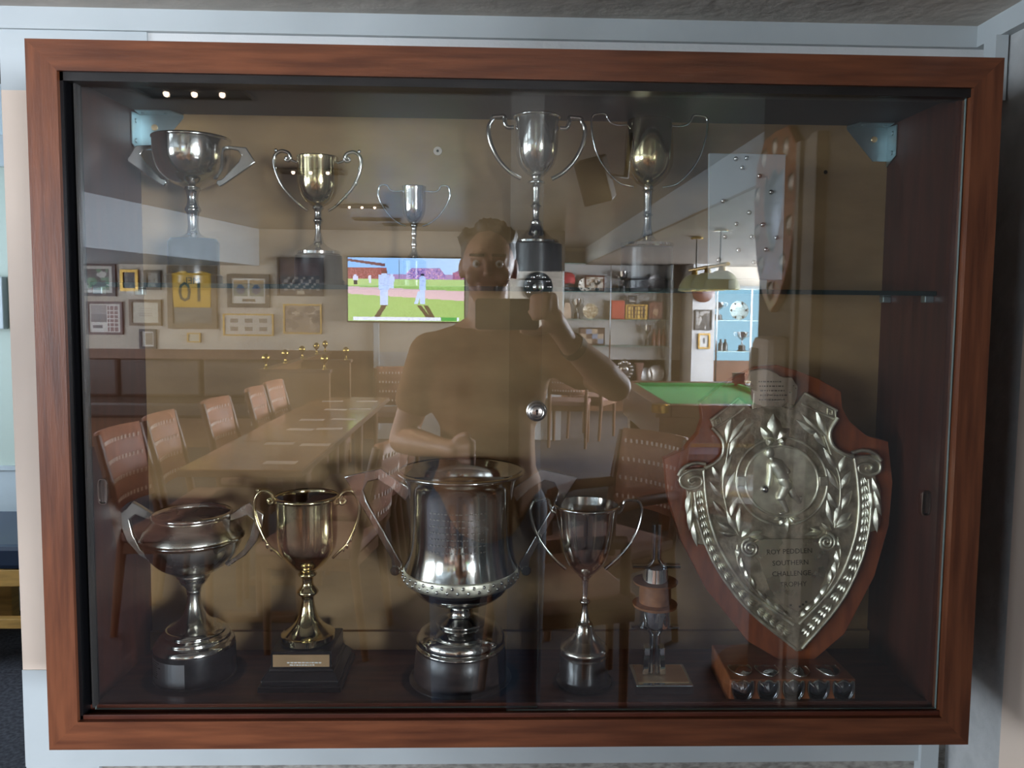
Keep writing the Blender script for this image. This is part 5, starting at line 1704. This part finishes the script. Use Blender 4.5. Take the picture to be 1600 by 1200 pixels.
# small black plaque on the wall beside the television
c0 = V(841, 448, 7.8)
root = empty('wall_plaque', (c0.x, TVY, c0.z - 0.15), 'black scalloped plaque with silver discs on the wall beside the television', 'plaque')
MB().lathe([(0, 0.03), (0.15, 0.03), (0.16, 0.015), (0.16, 0)], c0 + Vector((0, TVY - c0.y, 0)), 24, Matrix.Rotation(-pi / 2, 3, 'X')).build('board', BLACKW, root, 40)
for i in range(12):
    q = 2 * pi * i / 12
    MB().ball((c0.x + 0.12 * cos(q), TVY + 0.032, c0.z + 0.12 * sin(q)), 0.02, 8, (1, 0.4, 1)).build('disc', SILVER, root, 60)
MB().ball((c0.x, TVY + 0.032, c0.z), 0.06, 14, (1, 0.3, 1)).build('centre_disc', SILVER, root, 60)
# ------------------------------------------------------------------ the photographer
def remesh(mb, name, mt, parent, vox, smooth_it=6, factor=0.5):
    me = bpy.data.meshes.new(name + '_raw')
    off = wloc(parent)
    me.from_pydata([v - off for v in mb.v], [], mb.f)
    o = bpy.data.objects.new(name + '_raw', me)
    col.objects.link(o)
    md = o.modifiers.new('r', 'REMESH')
    md.mode = 'VOXEL'
    md.voxel_size = vox
    md.use_smooth_shade = True
    sm = o.modifiers.new('s', 'SMOOTH')
    sm.iterations = smooth_it
    sm.factor = factor
    m2 = bpy.data.meshes.new_from_object(o.evaluated_get(bpy.context.evaluated_depsgraph_get()))
    bpy.data.objects.remove(o)
    m2.name = name
    m2.materials.clear()
    m2.materials.append(mt)
    q = bpy.data.objects.new(name, m2)
    col.objects.link(q)
    q.parent = parent
    return q


SKIN = mat('skin', (190, 134, 104), 0.5, noise=0.06, scale=20)
HAIRM = mat('brown_hair', (52, 36, 26), 0.6, c2=(32, 22, 16), scale=60, stretch=(3, 3, 1))
SHIRT = mat('brown_shirt', (146, 98, 58), 0.85, noise=0.12, scale=30)
JEANS = mat('faded_denim', (62, 72, 88), 0.8, c2=(46, 56, 72), scale=40)
SHOE = mat('dark_shoe', (40, 36, 36), 0.5)

hd = V(763, 417, 1.36)
px_, py_ = hd.x, hd.y
root = empty('person', (px_, py_, 0), 'person in brown T-shirt and jeans holding up a phone to photograph the cabinet', 'person')
sk = MB()
# head: skull, jaw, nose, brow, ears, lips
sk.ball(hd + Vector((0, -0.005, 0.018)), 0.1, 20, (0.76, 0.94, 1.0))
sk.ball(hd + Vector((0, 0.022, -0.05)), 0.07, 16, (0.84, 0.92, 0.95))
sk.ball(hd + Vector((0, 0.052, -0.092)), 0.026, 10, (1.1, 0.8, 0.8))
sk.capsule(hd + Vector((0, 0.085, 0.012)), hd + Vector((0, 0.107, -0.022)), 0.009, 0.013)
for s_ in (-1, 1):
    sk.capsule(hd + Vector((s_ * 0.012, 0.083, 0.024)), hd + Vector((s_ * 0.045, 0.072, 0.022)), 0.011, 0.009)
    sk.ball(hd + Vector((s_ * 0.04, 0.06, -0.03)), 0.026, 10)
    sk.ball(hd + Vector((s_ * 0.078, -0.012, -0.006)), 0.03, 10, (0.35, 0.62, 1.05))
    sk.ball(hd + Vector((s_ * 0.009, 0.1, -0.026)), 0.008, 8)
sk.capsule(hd + Vector((-0.02, 0.083, -0.056)), hd + Vector((0.02, 0.083, -0.056)), 0.008, 0.008)
sk.capsule(hd + Vector((-0.017, 0.081, -0.068)), hd + Vector((0.017, 0.081, -0.068)), 0.008, 0.008)
# neck and trunk core
nk = hd + Vector((0, -0.03, -0.17))
sk.capsule(hd + Vector((0, -0.025, -0.06)), nk, 0.058, 0.062)
sR, sL = V(858, 548, 1.41), V(672, 552, 1.43)
sk.capsule(nk, sR + Vector((-0.03, 0, 0.0)), 0.055, 0.05)
sk.capsule(nk, sL + Vector((0.03, 0, 0.0)), 0.055, 0.05)
chest = Vector((px_, py_ - 0.05, 1.24))
waist = Vector((px_, py_ - 0.05, 1.05))
hip = Vector((px_, py_ - 0.06, 0.93))
# raised arm (the one towards the pool table)
eR, wR = V(962, 604, 1.24), V(886, 533, 1.10)
sk.capsule(sR, eR, 0.050, 0.043)
sk.capsule(eR, eR.lerp(wR, 0.35), 0.043, 0.046)
sk.capsule(eR.lerp(wR, 0.35), wR, 0.046, 0.029)
# lowered arm, forearm across the belly
eL, wL = V(628, 688, 1.44), V(690, 700, 1.26)
sk.capsule(sL, eL, 0.050, 0.042)
sk.capsule(eL, eL.lerp(wL, 0.35), 0.042, 0.043)
sk.capsule(eL.lerp(wL, 0.35), wL, 0.043, 0.028)
PHW = (0.012, -1.0405, 1.470)             # phone centre


def hand(wr, palm_c, dirs, thumb, sc=1.0):
    # wr wrist, palm centre, four finger chains, thumb chain
    sk.capsule(wr, palm_c, 0.027, 0.030)
    for ch_, rr in zip(dirs, (0.0092, 0.0098, 0.0094, 0.0082)):
        sk.capsule(palm_c.lerp(ch_[0], 0.35), ch_[0], 0.017, rr * 1.15)
        for a_, b_ in zip(ch_, ch_[1:]):
            sk.capsule(a_, b_, rr, rr * 0.92)
    for i, (a_, b_) in enumerate(zip(thumb, thumb[1:])):
        sk.capsule(a_, b_, 0.013 - 0.0015 * i, 0.0115 - 0.0015 * i)


pc = Vector((0.125, -1.062, 1.462))
fin = []
for i in range(4):
    z = 1.512 - i * 0.018
    k0 = Vector((0.128 - 0.004 * i, -1.042, z + 0.004))
    k1 = Vector((0.112 - 0.003 * i, -1.020, z + 0.006))
    k2 = Vector((0.090 - 0.004 * i, -1.024, z + 0.004))
    k3 = Vector((0.074 - 0.002 * i + (0.01 if i == 3 else 0), -1.029, z))
    fin.append([k0, k1, k2, k3])
th = [pc + Vector((-0.005, 0.0, -0.022)), Vector((0.098, -1.064, 1.428)), Vector((0.072, -1.060, 1.424)), Vector((0.050, -1.056, 1.428))]
hand(wR, pc, fin, th)
# lower hand, loosely curled
pl_ = wL + (wL - eL).normalized() * 0.075
dd = (wL - eL).normalized()
fin = []
for i in range(4):
    o_ = Vector((0, 0.0, 0.03 - 0.02 * i))
    a0 = pl_ + dd * 0.035 + o_
    a1 = a0 + dd * 0.032 + Vector((0, -0.006, 0))
    a2 = a1 + dd * 0.014 + Vector((0, -0.022, -0.004))
    a3 = a2 + Vector((-0.008, -0.014, -0.004))
    fin.append([a0, a1, a2, a3])
hand(wL, pl_, fin, [pl_ + Vector((0, 0.004, 0.028)), pl_ + dd * 0.03 + Vector((0, 0.012, 0.045)), pl_ + dd * 0.055 + Vector((0, 0.012, 0.048))])
# trunk, legs, feet so that the body is whole
sk.ball(chest, 0.15, 18, (1.05, 0.66, 1.15))
sk.capsule(chest, waist, 0.12, 0.115)
sk.ball(hip, 0.15, 16, (1.0, 0.72, 0.8))
for s_ in (-1, 1):
    h0 = hip + Vector((s_ * 0.085, 0, -0.03))
    kn = Vector((px_ + s_ * 0.10, py_ - 0.03, 0.50))
    an = Vector((px_ + s_ * 0.11, py_ - 0.07, 0.09))
    sk.capsule(h0, kn, 0.085, 0.055)
    sk.capsule(kn, kn.lerp(an, 0.35), 0.053, 0.054)
    sk.capsule(kn.lerp(an, 0.35), an, 0.054, 0.036)
    sk.capsule(an + Vector((0, -0.03, -0.05)), an + Vector((0, 0.12, -0.06)), 0.036, 0.03)
body = remesh(sk, 'body', SKIN, root, 0.0058, 5)
# clothing
ts = MB()
ts.ball(chest + Vector((0, 0.0, 0.0)), 0.158, 18, (1.12, 0.74, 1.12))
ts.capsule(chest, waist, 0.142, 0.145)
ts.capsule(waist, hip + Vector((0, 0, -0.02)), 0.145, 0.155)
ts.ball(hip + Vector((0, 0, 0.02)), 0.16, 16, (1.05, 0.78, 0.7))
ts.capsule(nk + Vector((0, 0, -0.03)), sR + Vector((-0.02, 0, 0)), 0.062, 0.066)
ts.capsule(nk + Vector((0, 0, -0.03)), sL + Vector((0.02, 0, 0)), 0.062, 0.066)
ts.capsule(sR, sR.lerp(eR, 0.52), 0.066, 0.064)
ts.capsule(sL, sL.lerp(eL, 0.52), 0.066, 0.064)
ts.capsule(sR.lerp(sL, 0.15), chest + Vector((0.09, 0, -0.05)), 0.07, 0.08)
ts.capsule(sL.lerp(sR, 0.15), chest + Vector((-0.09, 0, -0.05)), 0.07, 0.08)
remesh(ts, 't_shirt', SHIRT, root, 0.009, 8)
jn = MB()
jn.ball(hip + Vector((0, 0, -0.06)), 0.158, 16, (1.03, 0.78, 0.75))
for s_ in (-1, 1):
    h0 = hip + Vector((s_ * 0.085, 0, -0.05))
    kn = Vector((px_ + s_ * 0.10, py_ - 0.03, 0.50))
    an = Vector((px_ + s_ * 0.11, py_ - 0.07, 0.10))
    jn.capsule(h0, kn, 0.100, 0.072)
    jn.capsule(kn, an, 0.072, 0.058)
remesh(jn, 'jeans', JEANS, root, 0.010, 6)
for s_ in (-1, 1):
    an = Vector((px_ + s_ * 0.11, py_ - 0.07, 0.09))
    q = MB().capsule(an + Vector((0, -0.03, -0.042)), an + Vector((0, 0.15, -0.05)), 0.046, 0.038)
    q.v = [Vector((v.x, v.y, max(v.z, 0.002))) for v in q.v]
    q.build('shoe', SHOE, root, 60)
hr = MB()
hr.ball(hd + Vector((0, -0.022, 0.038)), 0.1, 20, (0.82, 0.92, 0.92))
rn = random.Random(4)
for i in range(46):
    q = rn.uniform(0, 2 * pi)
    el = rn.uniform(0.25, 1.45)
    d = Vector((0.82 * cos(q) * cos(el), 0.92 * sin(q) * cos(el), 0.92 * sin(el)))
    if d.y > 0.45 and el < 0.7:
        continue
    p_ = hd + Vector((0, -0.022, 0.04)) + d * 0.094
    hr.capsule(p_, p_ + Vector((d.x * 0.02, d.y * 0.02 + 0.006, 0.014)), 0.017, 0.007, 8)
hair = remesh(hr, 'hair', HAIRM, root, 0.007, 2)
# cut the face free of hair: nothing below the hairline in front
bm = bmesh.new()
bm.from_mesh(hair.data)
off = wloc(root)
dead = [v for v in bm.verts if (v.co + off - hd).y > 0.035 + max(0, ((v.co + off - hd).z - 0.055)) * 1.6 and (v.co + off - hd).z < 0.085]
bmesh.ops.delete(bm, geom=dead, context='VERTS')
bm.to_mesh(hair.data)
bm.free()
EYE = mat('eye_white', (214, 208, 200), 0.2)
for s_ in (-1, 1):
    e_ = MB().ball(hd + Vector((s_ * 0.031, 0.076, 0.006)), 0.0125, 14).build('eye', EYE, root, 60)
    MB().ball(hd + Vector((s_ * 0.031, 0.0865, 0.005)), 0.0052, 10, (1, 0.5, 1)).build('iris', DKFR, e_, 60)
    MB().capsule(hd + Vector((s_ * 0.014, 0.094, 0.029)), hd + Vector((s_ * 0.05, 0.078, 0.03)), 0.0045, 0.0035, 8).build('eyebrow', HAIRM, root, 60)
# wrist band
d = (wR - eR).normalized()
Mw = d.to_track_quat('Z', 'Y').to_matrix()
MB().lathe([(0.033, -0.011), (0.0365, -0.011), (0.0365, 0.011), (0.033, 0.011), (0.033, -0.011)], wR.lerp(eR, 0.12), 28, Mw).build('watch_strap', BKFR, root, 50)

# the phone in the raised hand
X0, Y0, Z0 = PHW
root = empty('smartphone', (X0, Y0, Z0 - 0.04), 'dark smartphone held sideways in the raised hand', 'phone')
n = 6
def rrect(w, h, r_):
    pts = []
    for cx_, cz_, a0 in ((w - r_, h - r_, 0), (-w + r_, h - r_, 90), (-w + r_, -h + r_, 180), (w - r_, -h + r_, 270)):
        for i in range(n + 1):
            a_ = radians(a0 + 90 * i / n)
            pts.append((cx_ + r_ * cos(a_), cz_ + r_ * sin(a_)))
    return pts
MB().prism([(X0 + x, Y0 + 0.004, Z0 + z) for x, z in rrect(0.080, 0.039, 0.010)], (0, -0.009, 0)).build('case', mat('phone_case', (36, 30, 28), 0.4), root, bevel=0.0015)
MB().prism([(X0 + x, Y0 - 0.0052, Z0 + z) for x, z in rrect(0.076, 0.035, 0.008)], (0, -0.0006, 0)).build('screen', mat('phone_screen', (120, 104, 88), 0.1, emit=0.25), root)
for dx in (-0.0, -0.022, -0.044):
    MB().lathe([(0, 0.0012), (0.006, 0.0012), (0.0075, 0.001), (0.0075, 0)], (0.0 + dx, Y0 + 0.004, 1.5 - 0.003), 20, Matrix.Rotation(-pi / 2, 3, 'X')).build('camera_lens', BLACK, root, 40)
